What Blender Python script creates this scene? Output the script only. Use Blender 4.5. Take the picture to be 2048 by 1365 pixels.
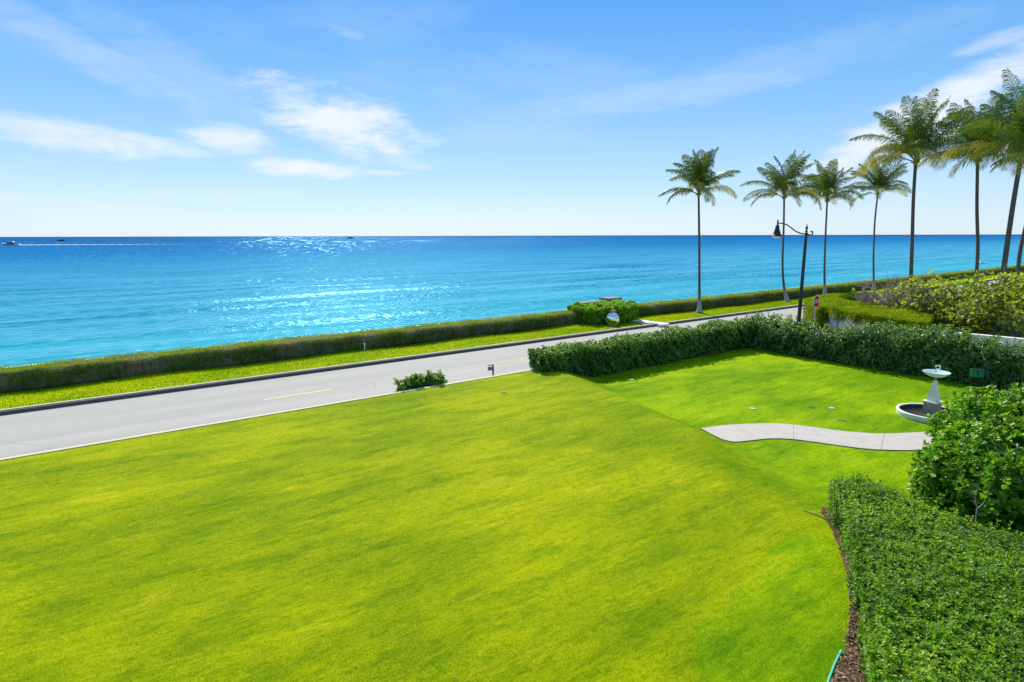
import bpy, math, random
import numpy as np
from mathutils import Vector
R = math.radians
for o in list(bpy.data.objects): bpy.data.objects.remove(o)
scene = bpy.context.scene
random.seed(4); rng = np.random.default_rng(7)

# ------------------------------------------------------------------ camera, world, sun
H = 6.85; FPX = 1170.0; TP = 211/FPX; PITCH = math.atan(TP)
SP, CP = math.sin(PITCH), math.cos(PITCH)
ROLL = 0.00244
cam = bpy.data.cameras.new('camera'); camo = bpy.data.objects.new('camera', cam)
scene.collection.objects.link(camo); scene.camera = camo
cam.sensor_width = 36; cam.lens = 36*FPX/2048; cam.clip_start = .1; cam.clip_end = 80000
from mathutils import Matrix
camo.matrix_world = Matrix.Translation((0, 0, H)) @ Matrix.Rotation(math.pi/2-PITCH, 4, 'X') @ Matrix.Rotation(-ROLL, 4, 'Z')
SUN_EL, SUN_AZ = R(43), R(-11)          # azimuth from +Y towards +X
sd = Vector((math.sin(SUN_AZ)*math.cos(SUN_EL), math.cos(SUN_AZ)*math.cos(SUN_EL), math.sin(SUN_EL)))
sl = bpy.data.lights.new('sun', 'SUN'); sl.energy = 5.0; sl.angle = R(.5); sl.color = (1, .95, .84)
so = bpy.data.objects.new('sun', sl); scene.collection.objects.link(so)
so.rotation_euler = sd.to_track_quat('Z', 'Y').to_euler()
vs = scene.view_settings
vs.view_transform = 'Standard'; vs.look = 'None'; vs.gamma = 1; vs.exposure = 0.35

class NT:
    """small helper to write node graphs"""
    def __init__(s, nt): s.nt = nt; s.nt.nodes.clear()
    def n(s, typ, inp=None, **kw):
        nd = s.nt.nodes.new(typ)
        for k, v in kw.items(): setattr(nd, k, v)
        for k, v in (inp or {}).items(): s.set(nd.inputs[k], v)
        return nd
    def set(s, sock, v):
        if isinstance(v, bpy.types.NodeSocket): s.nt.links.new(v, sock)
        elif isinstance(v, (tuple, list)) and len(v) == 3 and sock.type == 'RGBA': sock.default_value = (*v, 1)
        else: sock.default_value = v
    def m(s, op, a, b=0.0, c=None, clamp=False):
        nd = s.nt.nodes.new('ShaderNodeMath'); nd.operation = op; nd.use_clamp = clamp
        s.set(nd.inputs[0], a); s.set(nd.inputs[1], b)
        if c is not None: s.set(nd.inputs[2], c)
        return nd.outputs[0]
    def mix(s, f, a, b, blend='MIX'):
        nd = s.nt.nodes.new('ShaderNodeMix'); nd.data_type = 'RGBA'; nd.blend_type = blend
        s.set(nd.inputs[0], f); s.set(nd.inputs[6], a); s.set(nd.inputs[7], b)
        return nd.outputs[2]
    def noise(s, vec, scale, detail=3, rough=.55, dist=0.0):
        nd = s.n('ShaderNodeTexNoise', {'Vector': vec, 'Scale': scale, 'Detail': detail, 'Roughness': rough, 'Distortion': dist})
        return nd.outputs['Fac']
    def mapv(s, vec, scale=(1, 1, 1), rot=(0, 0, 0), loc=(0, 0, 0)):
        nd = s.n('ShaderNodeMapping', {'Vector': vec, 'Location': loc, 'Rotation': rot, 'Scale': scale})
        return nd.outputs[0]
    def ramp(s, f, a, b):
        nd = s.n('ShaderNodeMapRange', {'Value': f, 'From Min': a, 'From Max': b}); nd.interpolation_type = 'SMOOTHSTEP'
        return nd.outputs[0]

ALPHA = R(54.3)
D = np.array([math.sin(ALPHA), math.cos(ALPHA), 0.]); N = np.array([-D[1], D[0], 0.])
def W(s, q, z=0.):                      # road coordinates -> world
    s, q, z = np.broadcast_arrays(np.asarray(s, float), np.asarray(q, float), np.asarray(z, float))
    return s[..., None]*D + q[..., None]*N + z[..., None]*np.array([0, 0, 1.])
def ray(x, y):
    y = y+(x-1024)*ROLL
    u = (x-1024)/FPX; v = (682-y)/FPX
    return np.array([u, CP+v*SP, -SP+v*CP])
def atz(x, y, z):
    r = ray(x, y); p = r*((z-H)/r[2]); return float(p@D), float(p@N)
def atq(x, y, q):
    r = ray(x, y); p = r*(q/float(r@N)); return float(p@D), H+p[2]

def build_world():
    w = bpy.data.worlds.new('World'); scene.world = w; w.use_nodes = True
    t = NT(w.node_tree)
    sky = t.n('ShaderNodeTexSky'); sky.sky_type = 'NISHITA'; sky.sun_disc = False
    sky.sun_elevation = SUN_EL; sky.sun_rotation = SUN_AZ; sky.altitude = 0; sky.air_density = 1.0; sky.dust_density = 0.25; sky.ozone_density = 3.0
    vec = t.n('ShaderNodeTexCoord').outputs['Generated']
    sx = t.n('ShaderNodeSeparateXYZ', {0: vec})
    X, Y, Z = sx.outputs
    az = t.m('ARCTAN2', X, Y); el = t.m('ARCSINE', Z)
    wob = t.noise(t.mapv(vec, (3, 3, 9)), 2.2, 6, .62, .6)
    wob2 = t.noise(t.mapv(vec, (5, 5, 16)), 3.5, 6, .68, .3)
    dens = None
    CL = [((190, 115), 270, 46, 21, .26), ((330, 120), 220, 60, 30, .16), ((150, 274), 330, 38, 4, .78), ((450, 276), 100, 32, 6, .85),
          ((705, 252), 205, 64, 17, .95), ((610, 338), 135, 23, 2, 1.0), ((760, 345), 80, 8, 0, .5), ((700, 66), 50, 14, 12, .3),
          ((1860, 225), 300, 60, -27, .95), ((1330, 190), 300, 34, -4, .24), ((1985, 84), 90, 22, -10, .55), ((1600, 120), 400, 50, -8, .14),
          ((90, 400), 300, 14, 3, .3), ((1150, 160), 260, 60, 10, .12)]
    for (px, py), hl, hw, tilt, op in CL:
        r = ray(px, py); a0 = math.atan2(r[0], r[1]); e0 = math.asin(r[2]/np.linalg.norm(r))
        k = 1/FPX*math.cos(a0)**1.5
        ca, sa = math.cos(R(tilt)), math.sin(R(tilt))
        da = t.m('SUBTRACT', az, a0); de = t.m('SUBTRACT', el, e0)
        p = t.m('SUBTRACT', t.m('MULTIPLY', da, ca), t.m('MULTIPLY', de, sa))
        q = t.m('ADD', t.m('MULTIPLY', da, sa), t.m('MULTIPLY', de, ca))
        p = t.m('DIVIDE', p, hl*k); q = t.m('DIVIDE', q, hw*k)
        rr = t.m('ADD', t.m('MULTIPLY', p, p), t.m('MULTIPLY', q, q))
        v = t.m('SUBTRACT', t.m('ADD', t.m('MULTIPLY', wob, 2.6), t.m('MULTIPLY', wob2, 1.5)), t.m('ADD', rr, 1.2))
        v = t.m('MULTIPLY', t.ramp(v, -.25, 1.1), op)
        dens = v if dens is None else t.m('MAXIMUM', dens, v)
    generic = t.m('MULTIPLY', t.ramp(t.noise(t.mapv(vec, (1, 1.5, 4)), 2.2, 6, .6), .5, .75), .14)
    dens = t.m('MAXIMUM', dens, generic)
    hs = t.n('ShaderNodeHueSaturation', {'Hue': .5, 'Saturation': 1.25, 'Value': 1.0, 'Color': sky.outputs[0]})
    col = t.mix(1.0, hs.outputs[0], (0.87, 1.02, 1.14), 'MULTIPLY')
    g1 = t.mix(t.ramp(el, -.01, .10), (5.6, 6.75, 7.9), (4.1, 5.9, 7.9))
    g1 = t.mix(t.ramp(el, .05, .24), g1, (1.9, 4.3, 7.7)); g1 = t.mix(t.ramp(el, .18, .40), g1, (.62, 2.9, 7.0)); g1 = t.mix(t.ramp(el, .45, .9), g1, (2.2, 3.9, 5.6))
    col = t.mix(.78, col, g1)
    cl = t.mix(dens, col, (7.0, 7.5, 8.3))
    bg = t.n('ShaderNodeBackground', {'Color': cl, 'Strength': .1})
    out = t.n('ShaderNodeOutputWorld', {'Surface': bg.outputs[0]})
build_world()

# ------------------------------------------------------------------ object helpers
def tag(o, label=None, cat=None, group=None, kind=None):
    if label: o['label'] = label
    if cat: o['category'] = cat
    if group: o['group'] = group
    if kind: o['kind'] = kind
    return o
def empty(name, loc):
    o = bpy.data.objects.new(name, None); scene.collection.objects.link(o); o.location = [float(c) for c in loc]; o.empty_display_size = .2
    return o
def mesh(name, V, F, mat, parent=None, smooth=False, rnd=None, rel=True):
    """V (n,3) world coordinates; F list of faces or an int array (m,k); linked as one mesh object"""
    V = np.asarray(V, float)
    base = np.array(parent.matrix_basis.translation) if parent is not None else None
    if parent is not None and rel:
        p = parent; off = np.zeros(3)
        while p is not None: off += np.array(p.location); p = p.parent
        V = V-off
    me = bpy.data.meshes.new(name)
    if isinstance(F, np.ndarray):
        m, k = F.shape
        me.vertices.add(len(V)); me.vertices.foreach_set('co', V.astype(np.float32).ravel())
        me.loops.add(m*k); me.loops.foreach_set('vertex_index', F.astype(np.int32).ravel())
        me.polygons.add(m); me.polygons.foreach_set('loop_start', np.arange(0, m*k, k, dtype=np.int32))
        me.polygons.foreach_set('loop_total', np.full(m, k, np.int32))
        me.update(calc_edges=True)
    else:
        me.from_pydata([tuple(v) for v in V], [], F); me.update()
    if smooth: me.polygons.foreach_set('use_smooth', np.ones(len(me.polygons), bool))
    if rnd is not None:
        a = me.attributes.new('rnd', 'FLOAT', 'POINT'); a.data.foreach_set('value', np.asarray(rnd, np.float32))
    me.materials.append(mat)
    o = bpy.data.objects.new(name, me); scene.collection.objects.link(o)
    if parent is not None: o.parent = parent
    return o
class MB:
    def __init__(s): s.V = []; s.F = []
    def add(s, V, F):
        b = len(s.V); s.V += [tuple(map(float, v)) for v in V]; s.F += [tuple(i+b for i in f) for f in F]; return s
    def box(s, c, size, rot=0.0, top=1.0):
        c = np.array(c, float); hx, hy, hz = np.array(size)/2
        cr, sr = math.cos(rot), math.sin(rot); V = []
        for z, k in ((-hz, 1), (hz, top)):
            for x, y in ((-hx, -hy), (hx, -hy), (hx, hy), (-hx, hy)):
                x, y = x*k, y*k
                V.append(c+np.array([x*cr-y*sr, x*sr+y*cr, z]))
        return s.add(V, [(3, 2, 1, 0), (4, 5, 6, 7), (0, 1, 5, 4), (1, 2, 6, 5), (2, 3, 7, 6), (3, 0, 4, 7)])
    def tube(s, pts, rad, n=10, cap=True):
        pts = np.array(pts, float); rad = np.broadcast_to(rad, len(pts)); V = []
        up = np.array([0, 0, 1.])
        T = np.gradient(pts, axis=0); T /= np.linalg.norm(T, axis=1)[:, None]+1e-9
        a = np.cross(T[0], up); a = a if np.linalg.norm(a) > .1 else np.cross(T[0], [1., 0, 0]); a /= np.linalg.norm(a)
        for i in range(len(pts)):
            a = a-T[i]*(a@T[i]); a /= np.linalg.norm(a)+1e-9; b = np.cross(T[i], a)
            for k in range(n):
                th = 2*math.pi*k/n; V.append(pts[i]+rad[i]*(a*math.cos(th)+b*math.sin(th)))
        F = [(i*n+k, i*n+(k+1) % n, (i+1)*n+(k+1) % n, (i+1)*n+k) for i in range(len(pts)-1) for k in range(n)]
        if cap: F += [tuple(range(n))[::-1], tuple((len(pts)-1)*n+k for k in range(n))]
        return s.add(V, F)
    def lathe(s, c, prof, n=32, axis=None):
        c = np.array(c, float); V = []
        if axis is None: e1, e2, e3 = np.eye(3)
        else:
            e3 = np.array(axis, float); e3 /= np.linalg.norm(e3)
            e1 = np.cross(e3, [0, 0, 1.]); e1 = e1/np.linalg.norm(e1) if np.linalg.norm(e1) > .01 else np.array([1., 0, 0]); e2 = np.cross(e3, e1)
        for r, z in prof:
            for k in range(n):
                th = 2*math.pi*k/n; V.append(c+e1*r*math.cos(th)+e2*r*math.sin(th)+e3*z)
        F = [(i*n+k, i*n+(k+1) % n, (i+1)*n+(k+1) % n, (i+1)*n+k) for i in range(len(prof)-1) for k in range(n)]
        return s.add(V, F)
    def build(s, name, mat, parent=None, smooth=False):
        return mesh(name, np.array(s.V), s.F, mat, parent, smooth)
def prism(poly, z0, z1, mb=None):
    mb = mb or MB(); n = len(poly)
    V = [(x, y, z0) for x, y in poly]+[(x, y, z1) for x, y in poly]
    return mb.add(V, [tuple(range(n))[::-1], tuple(range(n, 2*n))]+[(i, (i+1) % n, n+(i+1) % n, n+i) for i in range(n)])

def wn(P, f=1.0, seed=0):               # cheap smooth noise for displacement, about -1..1
    g = np.random.default_rng(seed); P = np.asarray(P); out = 0
    for k in range(7):
        d = g.normal(size=3); d /= np.linalg.norm(d); fr = f*(1.0+1.5*g.random())*(1+.5*k)
        out = out+np.sin(P@d*fr+g.random()*6.28+1.3*np.sin(P@d[[1, 2, 0]]*fr*.7))/(1+.5*k)
    return out/2.2

# ------------------------------------------------------------------ materials
def new_mat(name):
    m = bpy.data.materials.new(name); m.use_nodes = True; return m, NT(m.node_tree)
def finish(t, shader): t.n('ShaderNodeOutputMaterial', {'Surface': shader})
def simple(name, col, rough=.6, metal=0.0, spec=.3, var=.0, scale=3.0, bump=0.0, bscale=20):
    m, t = new_mat(name); co = t.n('ShaderNodeTexCoord').outputs['Object']
    c = col
    if var:
        f = t.noise(co, scale, 5, .6)
        c = t.mix(f, tuple(x*(1-var) for x in col), tuple(min(1, x*(1+var)) for x in col))
    ins = {'Base Color': c, 'Roughness': rough, 'Metallic': metal, 'Specular IOR Level': spec}
    if bump:
        b = t.n('ShaderNodeBump', {'Strength': bump, 'Distance': .02, 'Height': t.noise(co, bscale, 5, .7)}); ins['Normal'] = b.outputs[0]
    p = t.n('ShaderNodeBsdfPrincipled', ins); finish(t, p.outputs[0]); return m
def leaf_mat(name, dark, mid, bright, trans=.35, rough=.42, spec=.5, vscale=1.2, tint=None, dead=None):
    m, t = new_mat(name); r = t.n('ShaderNodeAttribute', attribute_name='rnd').outputs['Fac']
    co = t.n('ShaderNodeTexCoord').outputs['Object']; nz = t.noise(co, vscale, 3)
    f = t.m('ADD', t.m('MULTIPLY', r, .75), t.m('MULTIPLY', t.m('SUBTRACT', nz, .5), .9), clamp=True)
    c = t.mix(t.ramp(f, 0, .5), dark, mid); c = t.mix(t.ramp(f, .5, 1.0), c, bright)
    if dead: c = t.mix(t.m('MULTIPLY', t.ramp(r, .955, .975), .9), c, dead)
    p = t.n('ShaderNodeBsdfPrincipled', {'Base Color': c, 'Roughness': rough, 'Specular IOR Level': spec})
    tc = t.mix(1.0, c, tint or (1.7, 1.6, .6), 'MULTIPLY')
    tr = t.n('ShaderNodeBsdfTranslucent', {'Color': tc})
    mx = t.n('ShaderNodeMixShader', {0: trans, 1: p.outputs[0], 2: tr.outputs[0]}); finish(t, mx.outputs[0]); return m

def lawn_mat(name, mound=True):
    m, t = new_mat(name); co = t.n('ShaderNodeNewGeometry').outputs['Position']
    rc = t.mapv(co, (1, 1, 1), (0, 0, ALPHA-math.pi/2))       # x along the road, y towards the sea
    big = t.noise(t.mapv(rc, (.6, 1.0, 1)), .30, 5, .65, .1)
    midn = t.noise(t.mapv(rc, (.35, 1.3, 1)), 1.5, 6, .72, .1)
    fine = t.noise(co, 14, 4, .75)
    vf = t.noise(co, 60, 3, .8)
    if mound:
        a = t.n('ShaderNodeAttribute', attribute_name='rnd').outputs['Fac']
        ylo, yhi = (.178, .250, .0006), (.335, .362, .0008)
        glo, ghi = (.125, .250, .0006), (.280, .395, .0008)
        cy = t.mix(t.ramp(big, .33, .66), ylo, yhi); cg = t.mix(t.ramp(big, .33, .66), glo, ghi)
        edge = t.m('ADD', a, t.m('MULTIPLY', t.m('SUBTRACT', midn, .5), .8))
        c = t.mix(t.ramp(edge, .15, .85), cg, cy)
    else:
        c = t.mix(t.ramp(big, .3, .7), (.27, .42, .001), (.42, .50, .0015))
    c = t.mix(t.ramp(midn, .36, .55), t.mix(1.0, c, (.64, .78, .7), 'MULTIPLY'), c)
    clump = t.noise(t.mapv(rc, (.7, 1.2, 1)), 6.5, 5, .75)
    c = t.mix(t.ramp(clump, .36, .52), t.mix(1.0, c, (.70, .82, .7), 'MULTIPLY'), c)
    sepv = t.n('ShaderNodeSeparateXYZ', {0: rc}).outputs
    mow = t.m('SINE', t.m('ADD', t.m('MULTIPLY', sepv[1], 5.2), t.m('MULTIPLY', big, 1.0)))
    c = t.mix(t.m('MULTIPLY', t.ramp(mow, -.6, .6), .12), c, t.mix(1.0, c, (1.25, 1.2, 1.0), 'MULTIPLY'))
    dry = t.ramp(t.m('ADD', t.noise(t.mapv(rc, (.35, 1.7, 1)), 1.7, 4, .6, .6), t.m('MULTIPLY', t.m('SUBTRACT', big, .5), .35)), .60, .80)
    c = t.mix(t.m('MULTIPLY', dry, .5), c, (.56, .46, .02))
    fb = t.m('ADD', t.m('MULTIPLY', t.m('SUBTRACT', fine, .5), .9), t.m('MULTIPLY', t.m('SUBTRACT', vf, .5), 1.0))
    c = t.mix(t.m('ADD', .5, fb, clamp=True), t.mix(1.0, c, (.66, .72, .6), 'MULTIPLY'), t.mix(1.0, c, (1.3, 1.25, 1.3), 'MULTIPLY'))
    b = t.n('ShaderNodeBump', {'Strength': .3, 'Distance': .03, 'Height': t.m('ADD', fine, vf)})
    b2 = t.n('ShaderNodeBump', {'Strength': .35, 'Distance': .25, 'Height': midn, 'Normal': b.outputs[0]})
    p = t.n('ShaderNodeBsdfPrincipled', {'Base Color': c, 'Roughness': .8, 'Specular IOR Level': .03, 'Normal': b2.outputs[0]})
    finish(t, p.outputs[0]); return m

def road_mat(name, base=(.375, .35, .32), k=1.0):
    m, t = new_mat(name); co = t.n('ShaderNodeNewGeometry').outputs['Position']
    rc = t.mapv(co, (1, 1, 1), (0, 0, ALPHA-math.pi/2))
    st = t.noise(t.mapv(rc, (.04, 1.0, 1)), 1.0, 4, .6); patch = t.noise(rc, .5, 5, .65); gr = t.noise(co, 55, 3, .8)
    f = t.m('ADD', t.m('ADD', t.m('MULTIPLY', t.m('SUBTRACT', st, .5), 1.25), t.m('MULTIPLY', t.m('SUBTRACT', patch, .5), .5)), t.m('MULTIPLY', t.m('SUBTRACT', gr, .5), .5))
    c = t.mix(t.m('ADD', f, .5, clamp=True), tuple(x*.78*k for x in base), tuple(x*1.16*k for x in base))
    cr = t.n('ShaderNodeTexVoronoi', {'Vector': t.mix(.12, rc, t.n('ShaderNodeTexNoise', {'Vector': rc, 'Scale': .8}).outputs['Color']), 'Scale': .23}); cr.feature = 'DISTANCE_TO_EDGE'
    crk = t.m('MULTIPLY', t.m('SUBTRACT', 1.0, t.ramp(cr.outputs['Distance'], 0.0, .006)), t.ramp(patch, .5, .62))
    c = t.mix(t.m('MULTIPLY', crk, .45), c, (.16, .155, .15))
    b = t.n('ShaderNodeBump', {'Strength': .35, 'Distance': .01, 'Height': gr})
    p = t.n('ShaderNodeBsdfPrincipled', {'Base Color': c, 'Roughness': .85, 'Specular IOR Level': .25, 'Normal': b.outputs[0]})
    finish(t, p.outputs[0]); return m

def water_mat():
    m, t = new_mat('sea_water'); co = t.n('ShaderNodeNewGeometry').outputs['Position']
    rc = t.mapv(co, (1, 1, 1), (0, 0, ALPHA-math.pi/2))
    sep = t.n('ShaderNodeSeparateXYZ', {0: rc}).outputs
    dq = sep[1]
    lg = t.m('LOGARITHM', t.m('MAXIMUM', dq, 50.0), 10.0)          # 64 m -> 1.8 ; 10 km -> 4
    pat = t.noise(t.mapv(rc, (.012, .05, 1)), 1.0, 5, .6, .5)
    pat2 = t.noise(t.mapv(rc, (.0012, .006, 1)), 1.0, 4, .6, .5)
    lgp = t.m('ADD', lg, t.m('MULTIPLY', t.m('SUBTRACT', pat, .5), .4))
    c = t.mix(t.ramp(lgp, 1.75, 2.15), (.001, .28, .33), (.0, .19, .325))
    c = t.mix(t.ramp(lgp, 2.1, 2.75), c, (.0, .112, .305))
    c = t.mix(t.ramp(t.m('ADD', lg, t.m('MULTIPLY', t.m('SUBTRACT', pat2, .5), .8)), 2.7, 3.5), c, (.0, .060, .215))
    streak = t.ramp(t.noise(t.mapv(rc, (.022, .15, 1)), 1.0, 6, .7, .8), .42, .64)
    near = t.m('SUBTRACT', 1.0, t.ramp(lg, 2.05, 2.75))
    c = t.mix(t.m('MULTIPLY', t.m('MULTIPLY', streak, near), .55), c, (.09, .38, .52))
    dk = t.ramp(t.noise(t.mapv(rc, (.010, .085, 1)), 1.0, 4, .55, .6), .52, .68)
    c = t.mix(t.m('MULTIPLY', dk, .62), c, t.mix(1.0, c, (.5, .72, .80), 'MULTIPLY'))
    fl = t.noise(t.mapv(rc, (.5, 1.6, 1)), 1.0, 5, .7)
    c = t.mix(t.m('MULTIPLY', t.ramp(fl, .40, .66), t.m('MULTIPLY', near, .30)), c, (.30, .60, .74))
    # surf foam at the shore, from the mesh attribute
    fo = t.n('ShaderNodeAttribute', attribute_name='rnd').outputs['Fac']
    fn = t.noise(t.mapv(rc, (.5, 1.2, 1)), 1.6, 6, .75)
    fm = t.ramp(t.m('ADD', fo, t.m('MULTIPLY', t.m('SUBTRACT', fn, .5), 1.4)), .72, .9)
    c = t.mix(fm, c, (.82, .86, .86))
    hb = t.m('ADD', t.m('MULTIPLY', t.noise(t.mapv(rc, (.30, .9, 1)), 1.0, 7, .68), 1.0), t.m('MULTIPLY', t.noise(t.mapv(rc, (1.3, 2.6, 1)), 1.0, 4, .7), .28))
    far = t.noise(t.mapv(rc, (.05, .13, 1)), 1.0, 4, .6)
    b = t.n('ShaderNodeBump', {'Strength': .6, 'Distance': .25, 'Height': hb})
    b2 = t.n('ShaderNodeBump', {'Strength': 1.0, 'Distance': .35, 'Height': far, 'Normal': b.outputs[0]})
    # wavelets: each cell of the surface has its own tilt, so some of them mirror the sun
    def facets(scale): return t.n('ShaderNodeTexVoronoi', {'Vector': t.mapv(rc, scale), 'Scale': 1.0, 'Randomness': 1.0}).outputs['Color']
    fc = t.mix(t.ramp(dq, 110, 170), facets((3.4, 2.2, 1)), facets((1.7, .6, 1))); fc = t.mix(t.m('GREATER_THAN', dq, 330), fc, facets((.7, .11, 1))); fc = t.mix(t.m('GREATER_THAN', dq, 1100), fc, facets((.22, .016, 1)))
    fv = t.n('ShaderNodeVectorMath', {0: fc, 1: (.5, .5, .5)}, operation='SUBTRACT').outputs[0]
    am = t.m('ADD', .25, t.m('MULTIPLY', t.ramp(lg, 2.1, 3.1), .42))
    fv = t.n('ShaderNodeVectorMath', {0: fv, 1: t.n('ShaderNodeCombineXYZ', {0: am, 1: am, 2: 0.0}).outputs[0]}, operation='MULTIPLY').outputs[0]
    nv = t.n('ShaderNodeVectorMath', {0: b2.outputs[0], 1: fv}, operation='ADD').outputs[0]
    nv = t.n('ShaderNodeVectorMath', {0: nv}, operation='NORMALIZE').outputs[0]
    df = t.n('ShaderNodeBsdfDiffuse', {'Color': c, 'Normal': b2.outputs[0]})
    gl = t.n('ShaderNodeBsdfGlossy', {'Color': (.32, .72, .92, 1), 'Roughness': t.m('ADD', .17, t.m('MULTIPLY', fm, .5)), 'Normal': nv})
    fr = t.m('MINIMUM', t.m('MULTIPLY', t.n('ShaderNodeFresnel', {'IOR': 1.33, 'Normal': nv}).outputs[0], .55), .20)
    mx = t.n('ShaderNodeMixShader', {0: fr, 1: df.outputs[0], 2: gl.outputs[0]}); finish(t, mx.outputs[0]); return m

M = {}
M['lawn'] = lawn_mat('lawn_grass'); M['strip'] = lawn_mat('coarse_grass', False)
M['road'] = road_mat('pale_asphalt'); M['concrete'] = simple('path_concrete', (.45, .40, .36), .85, var=.22, scale=2.5, bump=.3, bscale=60)
M['kerb'] = simple('kerb_concrete', (.50, .47, .44), .85, var=.22, scale=2.2, bump=.3, bscale=40)
M['kerbshade'] = simple('shaded_kerb_concrete', (.12, .10, .092), .95, spec=.05, var=.3, scale=3, bump=.3)  # kerb concrete with the shade of its road-side face put into the colour
M['cream'] = simple('cream_wall_paint', (.52, .47, .32), .8, var=.08, scale=1.5)
M['white'] = simple('white_stucco', (.74, .74, .73), .8, var=.10, scale=.9, bump=.15, bscale=15)
M['coping'] = simple('wall_coping', (.78, .74, .68), .8, var=.12, scale=3)
M['yellow'] = simple('yellow_road_paint', (.74, .60, .12), .7, var=.15, scale=9)
M['water'] = water_mat()
M['sand'] = simple('beach_sand', (.55, .46, .34), .95, var=.15, scale=.8, bump=.3, bscale=6)
M['soil'] = simple('dark_soil', (.075, .05, .035), .95, spec=.05, var=.5, scale=6, bump=.8, bscale=14)
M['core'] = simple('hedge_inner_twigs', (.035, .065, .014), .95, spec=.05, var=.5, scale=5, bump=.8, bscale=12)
M['bark'] = simple('shrub_bark', (.20, .145, .115), .9, var=.4, scale=7, bump=.6, bscale=30)
M['twig'] = simple('bare_twigs', (.40, .29, .24), .9, var=.35, scale=7)
M['black'] = simple('black_metal_paint', (.008, .010, .013), .35, .0, .5, var=.3, scale=6)
M['steel'] = simple('galvanised_steel', (.55, .57, .56), .45, .6, var=.1)
M['red'] = simple('red_sign_face', (.50, .004, .006), .45, var=.05)
M['signw'] = simple('white_sign_face', (.85, .85, .85), .45)
M['mirror'] = simple('mirror_glass', (.93, .93, .93), .015, 1.0)
M['fwhite'] = simple('fountain_white_paint', (.74, .70, .61), .8, var=.20, scale=3, bump=.15)
M['fstone'] = simple('fountain_rough_stone', (.33, .27, .20), .9, var=.5, scale=7, bump=.9, bscale=30)
M['basin'] = simple('basin_inside', (.045, .032, .03), .7, var=.5, scale=4)
M['glass'] = simple('pale_green_bowl', (.52, .68, .64), .12, 0, .8)
M['chrome'] = simple('chrome', (.8, .82, .84), .08, 1)
M['green'] = simple('green_plastic', (.012, .17, .07), .4, var=.1)
M['dgreen'] = simple('dark_green_metal', (.010, .065, .045), .45)
M['hose'] = simple('teal_hose_rubber', (.09, .47, .38), .35)
M['wood'] = simple('weathered_wood', (.36, .24, .15), .85, var=.3, scale=10, bump=.4)
M['grey'] = simple('grey_stone', (.22, .22, .23), .85, var=.3, scale=5, bump=.5)
M['hull'] = simple('white_hull', (.80, .82, .84), .3); M['navy'] = simple('dark_hull', (.02, .03, .06), .3)
M['chip'] = leaf_mat('mulch_chips', (.08, .045, .025), (.26, .15, .085), (.70, .52, .32), 0, .9, .2)
M['blade'] = None
L = {}
L['near'] = leaf_mat('clipped_hedge_leaf', (.06, .15, .006), (.17, .35, .010), (.48, .60, .05), .40, .45, .35, .7, dead=(.5, .40, .12))
L['road'] = leaf_mat('road_hedge_leaf', (.055, .13, .018), (.14, .28, .03), (.34, .48, .08), .36, .38, .5, .8)
L['garden'] = leaf_mat('garden_hedge_leaf', (.045, .11, .028), (.13, .25, .045), (.40, .52, .13), .36, .36, .6, 1.1)
L['clusia'] = leaf_mat('broad_leaf', (.048, .13, .006), (.155, .34, .012), (.47, .62, .03), .40, .38, .4, .8, dead=(.65, .56, .04))
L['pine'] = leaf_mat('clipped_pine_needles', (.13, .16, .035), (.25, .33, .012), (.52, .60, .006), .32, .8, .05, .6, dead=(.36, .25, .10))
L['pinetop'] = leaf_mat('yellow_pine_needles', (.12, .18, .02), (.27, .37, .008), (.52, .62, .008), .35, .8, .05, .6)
L['sea'] = leaf_mat('sea_clusia_leaf', (.08, .20, .01), (.21, .42, .012), (.45, .62, .03), .38, .5, .3, .6, dead=(.55, .45, .25))
L['grape'] = leaf_mat('round_yellow_leaf', (.10, .15, .02), (.28, .35, .04), (.56, .56, .16), .46, .55, .2, .7, dead=(.55, .40, .26))
L['palm'] = leaf_mat('palm_frond', (.035, .075, .010), (.115, .175, .018), (.36, .38, .06), .30, .45, .45, .5)
L['palmold'] = leaf_mat('palm_frond_yellowing', (.12, .13, .02), (.28, .27, .05), (.50, .46, .15), .34, .5, .35, .5)

# ------------------------------------------------------------------ leaf builders
def nrm(v): return v/(np.linalg.norm(v, axis=-1, keepdims=True)+1e-9)
def leaves(c, a, n, l, w, shape='kite', fold=.18, rnd=None):
    """c base points, a long axis, n face normal, l,w sizes -> verts, faces, rnd per vertex"""
    K = len(c); a = nrm(a); side = nrm(np.cross(a, n)); n = nrm(np.cross(side, a))
    l = np.broadcast_to(l, K)[:, None]; w = np.broadcast_to(w, K)[:, None]
    rnd = rng.random(K) if rnd is None else rnd
    if shape == 'tri':
        V = np.stack([c-side*w/2, c+side*w/2, c+a*l], 1); F = np.arange(K*3).reshape(K, 3); return V.reshape(-1, 3), F, np.repeat(rnd, 3)
    if shape == 'kite':
        V = np.stack([c, c+a*l*.5+side*w/2+n*w*fold, c+a*l, c+a*l*.5-side*w/2+n*w*fold], 1)
        b = np.arange(K)[:, None]*4; F = np.concatenate([b+np.array([[0, 1, 2]]), b+np.array([[0, 2, 3]])]); return V.reshape(-1, 3), F, np.repeat(rnd, 4)
    V = np.stack([c, c+a*l*.35+side*w*.42+n*w*fold, c+a*l*.75+side*w*.46+n*w*fold*.8, c+a*l-n*l*.06,
                  c+a*l*.75-side*w*.46+n*w*fold*.8, c+a*l*.35-side*w*.42+n*w*fold], 1)
    b = np.arange(K)[:, None]*6; F = np.concatenate([b+np.array([[0, 1, 2, 3]]), b+np.array([[0, 3, 4, 5]])]); return V.reshape(-1, 3), F, np.repeat(rnd, 6)
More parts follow.
